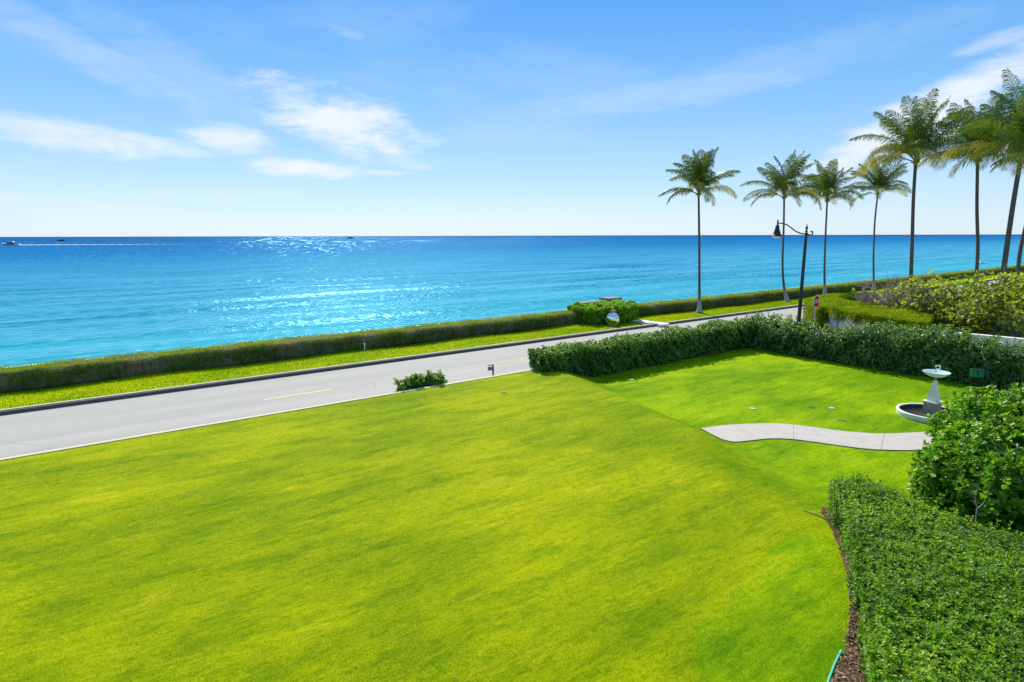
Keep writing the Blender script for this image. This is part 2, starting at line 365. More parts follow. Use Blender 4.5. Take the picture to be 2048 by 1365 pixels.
def rosettes(P, O, k, l, w, shape='kite', spread=(35, 85), fold=.18, rr=None):
    n = len(P); O = nrm(O+rng.normal(size=O.shape)*.22)
    ref = nrm(np.cross(O, rng.normal(size=O.shape))); ref2 = np.cross(O, ref)
    A = []; C = []; Nn = []; Rr = []
    base = rng.random(n) if rr is None else rr
    for i in range(k):
        th = 2*np.pi*(i/k)+rng.random(n)*1.2; ph = np.radians(rng.uniform(spread[0], spread[1], n))
        rad = ref*np.cos(th)[:, None]+ref2*np.sin(th)[:, None]
        a = O*np.cos(ph)[:, None]+rad*np.sin(ph)[:, None]
        A.append(a); C.append(P+O*(rng.random(n)*l*.5)[:, None]); Nn.append(O+rng.normal(size=O.shape)*.15); Rr.append(np.clip(base*.6+rng.random(n)*.4, 0, 1))
    A = np.concatenate(A); C = np.concatenate(C); Nn = np.concatenate(Nn)
    K = len(A); return leaves(C, A, Nn, l*rng.uniform(.7, 1.2, K), w*rng.uniform(.75, 1.2, K), shape, fold, np.concatenate(Rr))
def join(parts):
    V = []; F = []; Rn = []; b = 0
    for v, f, r in parts: V.append(v); F.append(f+b); Rn.append(r); b += len(v)
    return np.concatenate(V), np.concatenate(F), np.concatenate(Rn)
def inpoly(x, y, poly):
    c = np.zeros(len(x), bool); n = len(poly)
    for i in range(n):
        x0, y0 = poly[i]; x1, y1 = poly[(i+1) % n]
        cond = ((y0 > y) != (y1 > y))
        with np.errstate(divide='ignore', invalid='ignore'):
            c ^= cond & (x < (x1-x0)*(y-y0)/(y1-y0+1e-12)+x0)
    return c
def edge_info(x, y, poly):              # distance to the outline and the outward direction there
    best = np.full(len(x), 1e9); ox = np.zeros(len(x)); oy = np.zeros(len(x)); n = len(poly)
    ar = sum(poly[i][0]*poly[(i+1) % n][1]-poly[(i+1) % n][0]*poly[i][1] for i in range(n)); sg = 1 if ar > 0 else -1
    for i in range(n):
        x0, y0 = poly[i]; x1, y1 = poly[(i+1) % n]; dx, dy = x1-x0, y1-y0; Ln = math.hypot(dx, dy)+1e-9
        tt = np.clip(((x-x0)*dx+(y-y0)*dy)/Ln**2, 0, 1); d = np.hypot(x-x0-tt*dx, y-y0-tt*dy); m = d < best
        best[m] = d[m]; ox[m] = sg*dy/Ln; oy[m] = -sg*dx/Ln
    return best, ox, oy
def shell(poly, zb, zt, ntop, nside, rough=.08, seed=1, rnd_edge=.25, camweight=0):
    """points and outward directions over the top and sides of a prism-like hedge; poly in world xy"""
    xs = [p[0] for p in poly]; ys = [p[1] for p in poly]; PT = []; OT = []
    x = rng.uniform(min(xs), max(xs), ntop*4); y = rng.uniform(min(ys), max(ys), ntop*4)
    k = inpoly(x, y, poly); x, y = x[k][:ntop*2], y[k][:ntop*2]
    if camweight:
        d = np.hypot(x, y); k = rng.random(len(x)) < (d.min()/d)**camweight; x, y = x[k], y[k]
    x, y = x[:ntop], y[:ntop]
    d, ox, oy = edge_info(x, y, poly)
    z = (zt(x, y) if callable(zt) else np.full(len(x), float(zt)))
    e = np.clip(1-d/rnd_edge, 0, 1); z = z-e**2*rnd_edge*.6
    PT.append(np.stack([x, y, z], 1)); OT.append(nrm(np.stack([ox*e, oy*e, np.ones(len(x))], 1)))
    n = len(poly); Ls = [math.dist(poly[i], poly[(i+1) % n]) for i in range(n)]; tot = sum(Ls)
    ar = sum(poly[i][0]*poly[(i+1) % n][1]-poly[(i+1) % n][0]*poly[i][1] for i in range(n)); sg = 1 if ar > 0 else -1
    for i in range(n):
        m = int(nside*Ls[i]/tot)
        if m < 2: continue
        tt = rng.random(m); x = poly[i][0]+(poly[(i+1) % n][0]-poly[i][0])*tt; y = poly[i][1]+(poly[(i+1) % n][1]-poly[i][1])*tt
        if camweight:
            d = np.hypot(x, y); k = rng.random(m) < (d.min()/d)**(camweight*.7); x, y = x[k], y[k]; m = len(x)
        b = zb(x, y) if callable(zb) else zb; tp = zt(x, y) if callable(zt) else zt
        v = rng.random(m)**.85; z = b+(tp-b)*v
        dx, dy = (poly[(i+1) % n][0]-poly[i][0])/Ls[i], (poly[(i+1) % n][1]-poly[i][1])/Ls[i]
        PT.append(np.stack([x, y, z], 1)); OT.append(nrm(np.stack([np.full(m, sg*dy), np.full(m, -sg*dx), .25+.5*v], 1)))
    P = np.concatenate(PT); O = np.concatenate(OT)
    P = P+O*(wn(P, 2.5, seed)*rough)[:, None]-O*(rng.random(len(P))**2*rough*1.6)[:, None]
    return P, O
def shrink(poly, d):
    xs = np.array([p[0] for p in poly]); ys = np.array([p[1] for p in poly]); cx, cy = xs.mean(), ys.mean(); n = len(poly); out = []
    ar = sum(poly[i][0]*poly[(i+1) % n][1]-poly[(i+1) % n][0]*poly[i][1] for i in range(n)); sg = 1 if ar > 0 else -1
    for i in range(n):
        p0, p1, p2 = np.array(poly[i-1]), np.array(poly[i]), np.array(poly[(i+1) % n])
        e1 = (p1-p0)/np.linalg.norm(p1-p0); e2 = (p2-p1)/np.linalg.norm(p2-p1)
        n1 = np.array([-e1[1], e1[0]])*sg; n2 = np.array([-e2[1], e2[0]])*sg; b = n1+n2; b /= max(np.linalg.norm(b), .3)
        out.append(tuple(p1+b*d/max(.4, b@n1)))
    return out
def wpoly(sq): return [tuple(W(s, q)[:2]) for s, q in sq]

# ------------------------------------------------------------------ ground
CR = np.array([(-5, 8.3), (3.2, 9.5), (4.0, 11.2), (5.4, 12.2), (6.4, 12.9), (8.3, 13.9), (9.85, 14.8), (11, 15.35), (13, 15.8), (15.9, 16.5), (19, 17.3), (21, 17.9), (23, 18)])
def mound(s, q):
    sc = np.interp(q, CR[:, 0], CR[:, 1]); w = np.interp(q, [4, 7, 9.5, 11, 14, 21], [5.0, 4.6, 3.2, 2.5, 2.4, 3.0])
    x = np.clip((s-sc+.30+(w-1.6)*.45)/w, 0, 1); return 1-x*x*(3-2*x)

def gh(s, q):
    m = mound(s, q); edge = np.interp(q, [15, 21], [0, .12])
    return m*(.80-edge)
bed_img = [(1642, 1026), (1652, 1040), (1664, 1062), (1676, 1090), (1686, 1120), (1693, 1150), (1698, 1185), (1699, 1220), (1696, 1255), (1688, 1295), (1675, 1330), (1655, 1365)]
bed_out = []
for x, y in bed_img:
    z = .5
    for _ in range(12): s, q = atz(x, y, z); z = float(gh(s, q))
    bed_out.append((s, q))
bed_out += [(7.1, 3.0), (6.2, 2.6)]
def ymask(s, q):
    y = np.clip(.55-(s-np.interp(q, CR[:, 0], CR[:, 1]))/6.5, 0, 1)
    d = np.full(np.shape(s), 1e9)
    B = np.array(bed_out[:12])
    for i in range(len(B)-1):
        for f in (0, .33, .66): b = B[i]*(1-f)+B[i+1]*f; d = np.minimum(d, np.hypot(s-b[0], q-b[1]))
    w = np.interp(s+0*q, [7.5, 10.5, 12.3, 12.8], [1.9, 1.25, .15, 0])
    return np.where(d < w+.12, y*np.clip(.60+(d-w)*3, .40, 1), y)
def gw(x, y):
    x = np.asarray(x, float); y = np.asarray(y, float)
    return gh(x*D[0]+y*D[1], x*N[0]+y*N[1])
def sheet(name, s0, s1, q0, q1, ns, nq, mat, zf, attr=None, ss=None, qs=None):
    S = np.linspace(s0, s1, ns) if ss is None else ss; Q = np.linspace(q0, q1, nq) if qs is None else qs
    SS, QQ = np.meshgrid(S, Q); Z = zf(SS, QQ) if callable(zf) else np.full(SS.shape, float(zf))
    V = W(SS, QQ, Z).reshape(-1, 3); ns, nq = len(S), len(Q)
    i = np.arange(nq-1)[:, None]*ns+np.arange(ns-1)[None]; i = i.ravel()
    F = np.stack([i, i+1, i+ns+1, i+ns], 1)
    o = mesh(name, V, F, mat, None, True, None if attr is None else attr(SS, QQ).ravel())
    return tag(o, kind='structure')
QW = 21.0; SX = 34.5
def ysh(s, q): return ymask(s, q)
sheet('lawn', -55, SX-.35, -30, QW-.05, 360, 220, M['lawn'], gh, ysh)
sheet('verge', -120, SX-.35, QW+.14, 21.88, 60, 3, M['strip'], .03)
sheet('road', -200, 420, 21.9, 29.5, 200, 4, M['road'], 0.0)
side = sheet('side_street', SX-.35, 42.2, -40, 21.9, 4, 40, M['road'], -.004)
sheet('grass_verge', -120, 420, 29.82, 33.6, 400, 10, M['strip'], lambda s, q: .12+.03*np.sin(s*.7)+.05*(q-29.8)/4)
sheet('beach', -300, 700, 34.9, 75, 60, 20, M['sand'], lambda s, q: np.interp(q, [34.9, 40, 62, 75], [.0, -2.2, -3.92, -4.8])+.1*np.sin(s*.3+q))
sheet('neighbour_lawn', 42.65, 120, -40, 20.4, 30, 30, M['strip'], .9)
sheet('ground', 42.2, 130, -60, 21.88, 6, 6, M['soil'], -.03)

# kerbs, wall, markings
def strip_prism(mb, s0, s1, q0, q1, z0, z1): return prism([tuple(W(s, q)[:2]) for s, q in ((s0, q0), (s1, q0), (s1, q1), (s0, q1))], z0, z1, mb)
k = MB(); strip_prism(k, -120, 420, 29.662, 29.80, -.1, .155); ko = k.build('kerb', M['kerb']); tag(ko, kind='structure')
k = MB(); strip_prism(k, -120, 420, 29.44, 29.66, -.1, .135); ko = k.build('shaded_kerb_face', M['kerbshade']); tag(ko, kind='structure')  # front of the far kerb, coloured dark to stand in for its shade
k = MB(); strip_prism(k, -120, SX-.4, 21.882, 22.0, -.1, .12); ko = k.build('kerb', M['kerb']); tag(ko, kind='structure')
k = MB(); strip_prism(k, 42.9, 420, 21.882, 22.0, -.1, .12); ko = k.build('kerb', M['kerb']); tag(ko, kind='structure')
sheet('verge', 42.9, 420, 20.4, 21.88, 60, 3, M['strip'], .04)
def slab(name, s0, s1, q0, q1, z0, z1, mat, label, cat): 
    r = strip_prism(MB(), s0, s1, q0, q1, z0, z1).build(name, mat); return tag(r, label, cat)
slab('retaining_wall', -60, 16.7, QW-.05, QW+.135, -.2, .705, M['cream'], 'low cream coping wall holding up the big lawn along the near road edge', 'wall')
slab('sea_wall', -120, 420, 34.72, 34.86, -5, .955, M['coping'], 'pale sea wall top running behind the long clipped hedge above the beach', 'sea wall')
mk = MB()
def dash(s0, s1, q, w=.11):
    V = [W(s0, q-w/2, .006), W(s1, q-w/2, .006), W(s1, q+w/2, .006), W(s0, q+w/2, .006)]; mk.add(V, [(0, 1, 2, 3)])
for i in range(-12, 4):
    if i < 2: dash(5.45+i*12.1, 8.35+i*12.1, 25.66)
dash(17.55, 24.2, 25.72)
dash(27.5, 200, 25.78, .11); dash(27.5, 200, 26.06, .11)
mo = mk.build('road_markings', M['yellow']); tag(mo, kind='structure')

# concrete path
up = [(1400, 857), (1440, 851), (1480, 848), (1540, 846), (1600, 850), (1680, 862), (1760, 868), (1850, 864)]
lo = [(1440, 884.5), (1465, 884), (1490, 882), (1540, 876), (1590, 878), (1660, 888), (1740, 899), (1830, 901)]
U = [atz(x, y, .03) for x, y in up]+[(24.8, 6.9), (27, 5.6), (30, 4.2)]; Lw = [atz(x, y, .03) for x, y in lo]+[(22.8, 6.0), (25.6, 4.4), (29, 3.0)]
def dens_line(P, n=70):
    P = np.array(P); t = np.linspace(0, len(P)-1, n); return np.stack([np.interp(t, range(len(P)), P[:, 0]), np.interp(t, range(len(P)), P[:, 1])], 1)
def smoothl(P, it=6):
    for _ in range(it): P[1:-1] = (P[:-2]+2*P[1:-1]+P[2:])/4
    return P
U = smoothl(dens_line(U)); Lw = smoothl(dens_line(Lw))
rows = 5; G = [(U*(1-r)+Lw*r) for r in np.linspace(0, 1, rows)]
V = np.concatenate([W(g[:, 0], g[:, 1], gh(g[:, 0], g[:, 1])+.035) for g in G]+[W(U[:, 0], U[:, 1], -.05), W(Lw[:, 0], Lw[:, 1], -.05)])
n = len(U); F = []
for r in range(rows-1): F += [(r*n+i, r*n+i+1, (r+1)*n+i+1, (r+1)*n+i) for i in range(n-1)]
F += [((rows)*n+i, rows*n+i+1, i+1, i) for i in range(n-1)]+[((rows-1)*n+i, (rows-1)*n+i+1, (rows+1)*n+i+1, (rows+1)*n+i) for i in range(n-1)]
tag(mesh('path', V, F, M['concrete']), kind='structure')
jt = MB()
for a_ in (.38, .62, .80):
    i = int(a_*(n-1)); p, q_ = U[i], Lw[min(n-1, i+1)]; e = (q_-p)/np.linalg.norm(q_-p); sd2 = np.array([-e[1], e[0]])*.008
    jt.add([W(*(p-sd2), gh(*p)+.038), W(*(p+sd2), gh(*p)+.038), W(*(q_+sd2), gh(*q_)+.038), W(*(q_-sd2), gh(*q_)+.038)], [(0, 1, 2, 3)])
tag(jt.build('path_joints', M['grey']), kind='structure')

# beach crossing: stepping stones through the far verge
stone_pts = [(1275, 641.5), (1287, 643.0), (1300, 645), (1313, 646.5), (1326, 648.5)]
for i, (x, y) in enumerate(stone_pts):
    s, q = atz(x, y, .16); mb = MB(); pts = [(s+.55*math.cos(t)*random.uniform(.8, 1.1), q+.42*math.sin(t)*random.uniform(.8, 1.1)) for t in np.linspace(0, 2*math.pi, 8)[:-1]]
    prism(wpoly(pts), .05, .215, mb); o = mb.build('stepping_stone', M['coping'])
    tag(o, ['pale flat stepping stone nearest the leafy block hedge by the convex mirror', 'second pale stepping stone from the leafy block hedge on the far verge', 'middle pale stepping stone of the short row crossing the far verge',
            'pale stepping stone second from the kerb on the far verge', 'pale flat stepping stone touching the far kerb'][i], 'stepping stone', 'stepping stones crossing the far verge')

# mulch bed
bed = bed_out+[(4.5, 1.5), (4, -2), (24, -2), (22, 3.3), (18, 5.4), (15.2, 6.05), (13.9, 6.4)]
bedw = wpoly(bed)
SS, QQ = np.meshgrid(np.linspace(4, 24, 300), np.linspace(-2, 8, 200)); P = W(SS, QQ, gh(SS, QQ)+.012).reshape(-1, 3)
ins = inpoly(P[:, 0], P[:, 1], bedw).reshape(SS.shape); nn = SS.shape[1]
Fq = [(j*nn+i, j*nn+i+1, (j+1)*nn+i+1, (j+1)*nn+i) for j in range(SS.shape[0]-1) for i in range(nn-1) if ins[j, i] and ins[j+1, i+1]]
used = sorted({v for f in Fq for v in f}); mp = {v: i for i, v in enumerate(used)}
tag(mesh('mulch_bed', P[used], [tuple(mp[v] for v in f) for f in Fq], M['soil']), kind='structure')
x = rng.uniform(3, 9, 90000); y = rng.uniform(4, 15, 90000); kk = inpoly(x, y, bedw); kk &= np.min([np.hypot(x-b_[0], y-b_[1]) for b_ in wpoly(bed_out)], axis=0) < .75; x, y = x[kk], y[kk]; Kc = len(x)
c = np.stack([x, y, gw(x, y)+.014+rng.random(Kc)*.02], 1); th = rng.random(Kc)*6.28
a = np.stack([np.cos(th), np.sin(th), rng.normal(size=Kc)*.25], 1); nv = np.stack([rng.normal(size=Kc)*.3, rng.normal(size=Kc)*.3, np.ones(Kc)], 1)
V, F, Rn = leaves(c, a, nv, rng.uniform(.03, .09, Kc), rng.uniform(.012, .03, Kc), 'kite', .1)
tag(mesh('mulch', V, F, M['chip'], rnd=Rn), 'brown wood chip mulch along the curved lawn edge', 'mulch', kind='stuff')

# ------------------------------------------------------------------ grass blades
def blade_mat():
    m, t = new_mat('grass_blades'); co = t.n('ShaderNodeNewGeometry').outputs['Position']
    r = t.n('ShaderNodeAttribute', attribute_name='rnd').outputs['Fac']
    rc = t.mapv(co, (1, 1, 1), (0, 0, ALPHA-math.pi/2)); big = t.noise(t.mapv(rc, (.6, 1.0, 1)), .30, 5, .65, .1)
    f = t.m('FRACT', r); yl = t.m('GREATER_THAN', r, 1.0)
    cy = t.mix(t.ramp(big, .33, .66), (.185, .26, .001), (.35, .375, .001)); cg = t.mix(t.ramp(big, .33, .66), (.13, .265, .001), (.29, .41, .001))
    c = t.mix(yl, cg, cy); c = t.mix(f, t.mix(1.0, c, (.7, .78, .7), 'MULTIPLY'), t.mix(1.0, c, (1.25, 1.2, 1.2), 'MULTIPLY'))
    p = t.n('ShaderNodeBsdfPrincipled', {'Base Color': c, 'Roughness': .6, 'Specular IOR Level': .06})
    tr = t.n('ShaderNodeBsdfTranslucent', {'Color': t.mix(1.0, c, (1.5, 1.4, .6), 'MULTIPLY')})
    mx = t.n('ShaderNodeMixShader', {0: .45, 1: p.outputs[0], 2: tr.outputs[0]}); finish(t, mx.outputs[0]); return m
M['blade'] = blade_mat()
def grass(name, smp, zf, label, lmin, lmax, w, yf):
    s, q = smp; Pw = W(s, q); K = len(s); z = zf(s, q)
    c = Pw+np.array([0, 0, 1.])*z[:, None]; a = np.stack([rng.normal(size=K)*.45, rng.normal(size=K)*.45-.05, np.ones(K)], 1)
    dist = np.hypot(Pw[:, 0], Pw[:, 1]); nv = rng.normal(size=(K, 3)); nv[:, 2] = 0
    sc = np.clip(dist/11, .8, 2.6)
    V, F, Rn = leaves(c, a, nv, rng.uniform(lmin, lmax, K), w*sc, 'tri', rnd=rng.random(K)*.98+(yf(s, q) > rng.random(K)))
    return tag(mesh(name, V, F, M['blade'], rnd=Rn), label, 'grass', kind='stuff')
def sample_view(K, reg):                # sample evenly as seen, restricted to a region of the ground
    r = 5.5*np.exp(rng.random(K)*math.log(46/5.5)); th = rng.uniform(R(-46), R(44), K)
    x = r*np.sin(th); y = r*np.cos(th); s = x*D[0]+y*D[1]; q = x*N[0]+y*N[1]; k = reg(s, q, x, y); return s[k], q[k]
PATHW = wpoly([tuple(p) for p in U]+[tuple(p) for p in Lw[::-1]])
FC = atz(1862, 828, 0.1)
def reg_lawn(s, q, x, y): return (q < QW-.06) & (s < 32.4) & ~inpoly(x, y, bedw) & ~inpoly(x, y, PATHW) & (np.hypot(s-FC[0], q-FC[1]) > 1.45) & (q > 0)
grass('grass', sample_view(620000, reg_lawn), gh, 'short mown grass of the big front lawn', .008, .024, .009, ymask)
kk = 110000; s = rng.uniform(-12, 70, kk); q = rng.uniform(29.84, 33.0, kk)
grass('grass', (s, q), lambda s, q: .13+.05*(q-29.8)/4+.03*np.sin(s*.7), 'coarse bright grass of the strip between the far kerb and the clipped hedge', .03, .085, .012, lambda s, q: s*0+.75)
kk = 9000; s = rng.uniform(-8, 30, kk); q = rng.uniform(29.78, 29.9, kk)

# ------------------------------------------------------------------ sea
def sea():
    q = np.concatenate([np.linspace(60, 160, 260), 160*np.exp(np.linspace(0, 1, 150)[1:]*math.log(60000/160))])
    sgrid = np.concatenate([-np.exp(np.linspace(math.log(70000), math.log(80), 30)), np.linspace(-75, 260, 260), np.exp(np.linspace(math.log(270), math.log(70000), 30))])
    def zf(s, q):
        Pm = np.stack([s*.018, q*.03, s*0], -1); ph = wn(Pm, 1.0, 3)*2.4
        fade = np.clip((400-q)/250, 0, 1)*np.clip((600-abs(s))/300, 0, 1)
        w1 = np.sin((q+s*.05)*2*np.pi/19+ph); w1 = np.sign(w1)*abs(w1)**.8
        am = .20+.17*wn(Pm*2, 1, 9)
        w2 = np.sin((q-s*.1)*2*np.pi/7.3+ph*2+s*.05)*.07
        return -4+fade*(w1*am+w2)
    def at(s, q):
        e = 62.6+.8*np.sin(s*.11)+.5*np.sin(s*.31+1); f = .72*np.clip(1-abs(q-e-1.0)/2.0, 0, 1)
        # small whitecaps on the swell faces close in
        Pm = np.stack([s*.018, q*.03, s*0], -1); ph = wn(Pm, 1.0, 3)*2.4
        w1 = np.sin((q+s*.05)*2*np.pi/19+ph+.5); near = np.clip((120-q)/40, 0, 1)
        return np.maximum(f, np.clip(w1-.82, 0, 1)*1.6*near*np.clip(wn(np.stack([s*.05, q*.02, s*0], -1), 1, 5)+.2, 0, 1)*1.2)
    return sheet('sea', 0, 0, 0, 0, 0, 0, M['water'], zf, at, sgrid, q)
sea()

# ------------------------------------------------------------------ hedges
def hedge(name, polysq, zb, zt, mat, label, ntop, nside, k, l, w, shape='kite', rough=.08, seed=1, corez=.12, cored=.12, spread=(35, 85), camw=0, group=None, cat='hedge', extra=None, coremat=None, top_shift=None):
    poly = wpoly(polysq); cx = np.mean([p[0] for p in poly]); cy = np.mean([p[1] for p in poly])
    root = empty(name, (cx, cy, float(zb(cx, cy)) if callable(zb) else zb)); tag(root, label, cat, group)
    P, O = shell(poly, zb, zt, ntop, nside, rough, seed, camweight=camw)
    rr = rng.random(len(P))*.7+np.clip(O[:, 2], 0, 1)*.15+.15*wn(P, 1.2, seed+2)
    parts = [rosettes(P, O, k, l, w, shape, spread, rr=np.clip(rr, 0, 1))]
    if extra: parts += extra()
    V, F, Rn = join(parts); mesh('foliage', V, F, mat, root, rnd=Rn)
    sp = shrink(poly, cored); mb = MB()
    # inner twig mass as a grid so that it can follow an uneven top
    nn_ = len(sp); pts = []
    for i in range(nn_):
        m_ = max(2, int(math.dist(sp[i], sp[(i+1) % nn_])/.4))
        for j in range(m_): pts.append((sp[i][0]+(sp[(i+1) % nn_][0]-sp[i][0])*j/m_, sp[i][1]+(sp[(i+1) % nn_][1]-sp[i][1])*j/m_))
    pa = np.array(pts); zbv = zb(pa[:, 0], pa[:, 1]) if callable(zb) else np.full(len(pa), zb); ztv = (zt(pa[:, 0], pa[:, 1]) if callable(zt) else np.full(len(pa), float(zt)))-corez
    m_ = len(pts)
    mb.add([(p[0], p[1], b) for p, b in zip(pts, zbv)]+[(p[0], p[1], b) for p, b in zip(pts, ztv)], [(i, (i+1) % m_, m_+(i+1) % m_, m_+i) for i in range(m_)]+[tuple(range(m_, 2*m_))])
    mb.build('inner_branches', coremat or M['core'], root)
    return root
# near clipped hedge (bottom right)
def near_shoots():
    out = []
    x = rng.uniform(3, 14, 9000); y = rng.uniform(5, 15, 9000); kk = inpoly(x, y, shrink(NP, .1)); x, y = x[kk][:700], y[kk][:700]
    for i in range(len(x)):
        h_ = rng.uniform(.03, .14); pts = np.array([[x[i], y[i], zt_near-.02+h_*t] for t in (0, .5, 1)])
        out.append(rosettes(pts, np.tile([0, 0, 1.], (3, 1)), 4, .06, .03, 'kite', (25, 70), rr=np.full(3, .85)))
    return out
zt_near = 1.38
near_img = [(1657, 957), (1656, 1000), (1668, 1050), (1690, 1110), (1705, 1160), (1711, 1210), (1712, 1260), (1712, 1310), (1722, 1365)]
near_img = [(1657, 1036, .4), (1672, 1062, .55), (1686, 1090, .68), (1698, 1125, .75), (1706, 1170, .78), (1712, 1225, .78), (1716, 1290, .78), (1730, 1365, .78)]
npoly = [atz(x, y, z) for x, y, z in near_img]+[(6.2, 2.1), (4.6, 1.2), (4.6, -1.5), (9, -2.2), (13.6, -1.2)]+[atz(x, y, zt_near) for x, y in [(2120, 1075), (2040, 1060), (1975, 1045), (1900, 1020), (1840, 1000), (1780, 970), (1725, 948), (1690, 946)]]
NP = wpoly(npoly)
def zn(x, y): return zt_near+.035*wn(np.stack([x, y, x*0], -1), 1.8, 5)
hedge('clipped_hedge', npoly, lambda x, y: gw(x, y), zn, L['near'], 'broad flat clipped hedge of small glossy leaves filling the bottom right corner', 44000, 13000, 5, .047, .026, 'kite', .085, 11, .10, .10, camw=1.1, extra=near_shoots)
# hedge along the road (in front of it)
def za(x, y): return 1.52+.05*wn(np.stack([x, y, x*0], -1), 1.3, 8)
AE = 34.1
hedge('leafy_hedge', [(16.35, 20.35), (AE, 20.25), (AE, 21.7), (16.5, 21.6)], lambda x, y: gw(x, y), za, L['road'], 'dark leafy hedge bordering the lawn parallel to the road', 5200, 8000, 6, .10, .05, 'oval', .20, 21, .16, .16)
# hedge across, towards the right: uneven, with shoots
ZQ = ([2, 7.6, 8.8, 10.2, 12, 13.6, 14.8, 16.3, 18.6, 20, 21.3], [1.75, 1.75, 1.9, 2.2, 1.95, 1.95, 1.65, 1.5, 1.65, 1.75, 1.5])
def zB(x, y):
    x = np.asarray(x, float); y = np.asarray(y, float); q = x*N[0]+y*N[1]; P = np.stack([x, y, x*0], -1)
    return np.interp(q, ZQ[0], ZQ[1])+.12*wn(P, 2.2, 31)+.10*wn(P, 5, 33)
def shootsB():
    out = []
    for i in range(210):
        q = rng.uniform(1, 21.5); s = rng.uniform(32.6, 34.1); p = W(s, q); z0 = float(zB(p[0], p[1])); hgt = rng.uniform(.05, .5)*(1.3 if q > 17.5 else 1)
        pts = np.array([[p[0]+rng.normal()*.04, p[1]+rng.normal()*.04, z0-.1+hgt*t] for t in np.linspace(0, 1, 9)])
        out.append(rosettes(pts, np.tile([0, 0, 1.], (9, 1))+rng.normal(size=(9, 3))*.3, 4, .11, .05, 'oval', (30, 75), rr=np.full(9, .5)))
    return out
hedge('garden_hedge', [(32.35, 20.8), (32.45, 9.3), (32.3, 0), (32.5, -8), (34.3, -8), (34.2, 3), (34.3, 21.4)], 0.0, zB, L['garden'], 'tall uneven dark hedge behind the bird bath at the end of the lawn', 8500, 15000, 6, .10, .052, 'oval', .30, 41, .35, .22, extra=shootsB)
def low_shoots():
    out = []
    for i in range(34):
        s_ = rng.uniform(9.6, 11.8); p = W(s_, rng.uniform(21.3, 21.8)); hgt = rng.uniform(.05, .30)
        pts = np.array([[p[0], p[1], .85+hgt*t] for t in np.linspace(0, 1, 5)]); out.append(rosettes(pts, np.tile([0, 0, 1.], (5, 1)), 4, .11, .05, 'oval', (30, 75), rr=np.full(5, .6)))
    return out
# shrub in front of the wall by the road
hedge('low_shrub', [atq(797, 775, 21.55)[:1]+(21.25,), (11.9, 21.25), (11.7, 21.85), atq(797, 775, 21.55)[:1]+(21.85,)], .03, lambda x, y: .90+.13*wn(np.stack([x, y, x*0], -1), 3, 3), L['road'], 'small leafy shrub standing alone at the near road edge beyond the lawn wall', 700, 900, 6, .10, .05, 'oval', .22, 61, .25, .16, cat='shrub', extra=low_shoots)

# far clipped hedge (needle-leaved), two runs
def far_hedge(s0, s1, label, seed, nn_):
    root = empty('sea_hedge', W((s0+min(s1, 90))/2, 33.9, .1)); tag(root, label, 'hedge', 'clipped hedges along the sea wall')
    ss = np.concatenate([np.arange(s0, min(s1, 110), .22), np.arange(110, s1, 2.)]) if s1 > 110 else np.arange(s0, s1, .22)
    prof = [(33.12, .12), (33.02, .35), (33.05, .6), (33.03, .85), (33.16, .98), (33.5, 1.03), (34.0, 1.05), (34.4, 1.02), (34.62, .9), (34.66, .3)]
    SSx = np.repeat(ss, len(prof)); QQx = np.tile([p[0] for p in prof], len(ss)); ZZ = np.tile([p[1] for p in prof], len(ss))
    P = W(SSx, QQx, ZZ); P[:, 2] += (.035*wn(P, 2, seed)+.03*wn(P, .6, seed+1))*(ZZ > .2); P += N*(.06*wn(P, 2.2, seed+2))[:, None]
    m_ = len(prof); F = [(i*m_+j, (i+1)*m_+j, (i+1)*m_+j+1, i*m_+j+1) for i in range(len(ss)-1) for j in range(m_-1)]+[tuple(range(m_)), tuple((len(ss)-1)*m_+j for j in range(m_))[::-1]]
    mesh('inner_branches', P, F, M['pinecore'], root, True)
    # foliage
    K = nn_; u = rng.random(K*2); s = s0+(min(s1, 170)-s0)*u; d = np.hypot(s, 33); kp = rng.random(K*2) < np.clip(34/d, 0, 1)**1.2; s = s[kp][:K]; K = len(s)
    t = rng.random(K)*2.5; q = np.where(t < 1, 33.02, 33.1+(t-1)); z = np.where(t < 1, .14+.9*t**.8, 1.03)
    Pp = W(s, q, z); isT = t >= 1
    Pp[:, 2] += (.035*wn(Pp, 2, seed)+.03*wn(Pp, .6, seed+1)); Pp += N*(.06*wn(Pp, 2.2, seed+2))[:, None]
    patch = wn(W(s, 0*s, z*1.5), .9, seed+5); keep = isT | (patch < .25+rng.random(K)*.7) & ((z > .3) | (rng.random(K) < .45))
    Pp = Pp[keep]; isT = isT[keep]; K = len(Pp)
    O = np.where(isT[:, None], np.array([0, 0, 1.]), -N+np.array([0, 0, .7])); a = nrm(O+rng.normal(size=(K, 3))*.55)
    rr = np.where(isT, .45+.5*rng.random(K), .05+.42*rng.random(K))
    V, F, Rn = leaves(Pp, a, rng.normal(size=(K, 3)), rng.uniform(.05, .12, K), rng.uniform(.014, .03, K)*np.clip(np.hypot(Pp[:, 0], Pp[:, 1])/36, 1, 3), 'kite', 0, rr)
    mesh('foliage', V, F, L['pine'], root, rnd=Rn)
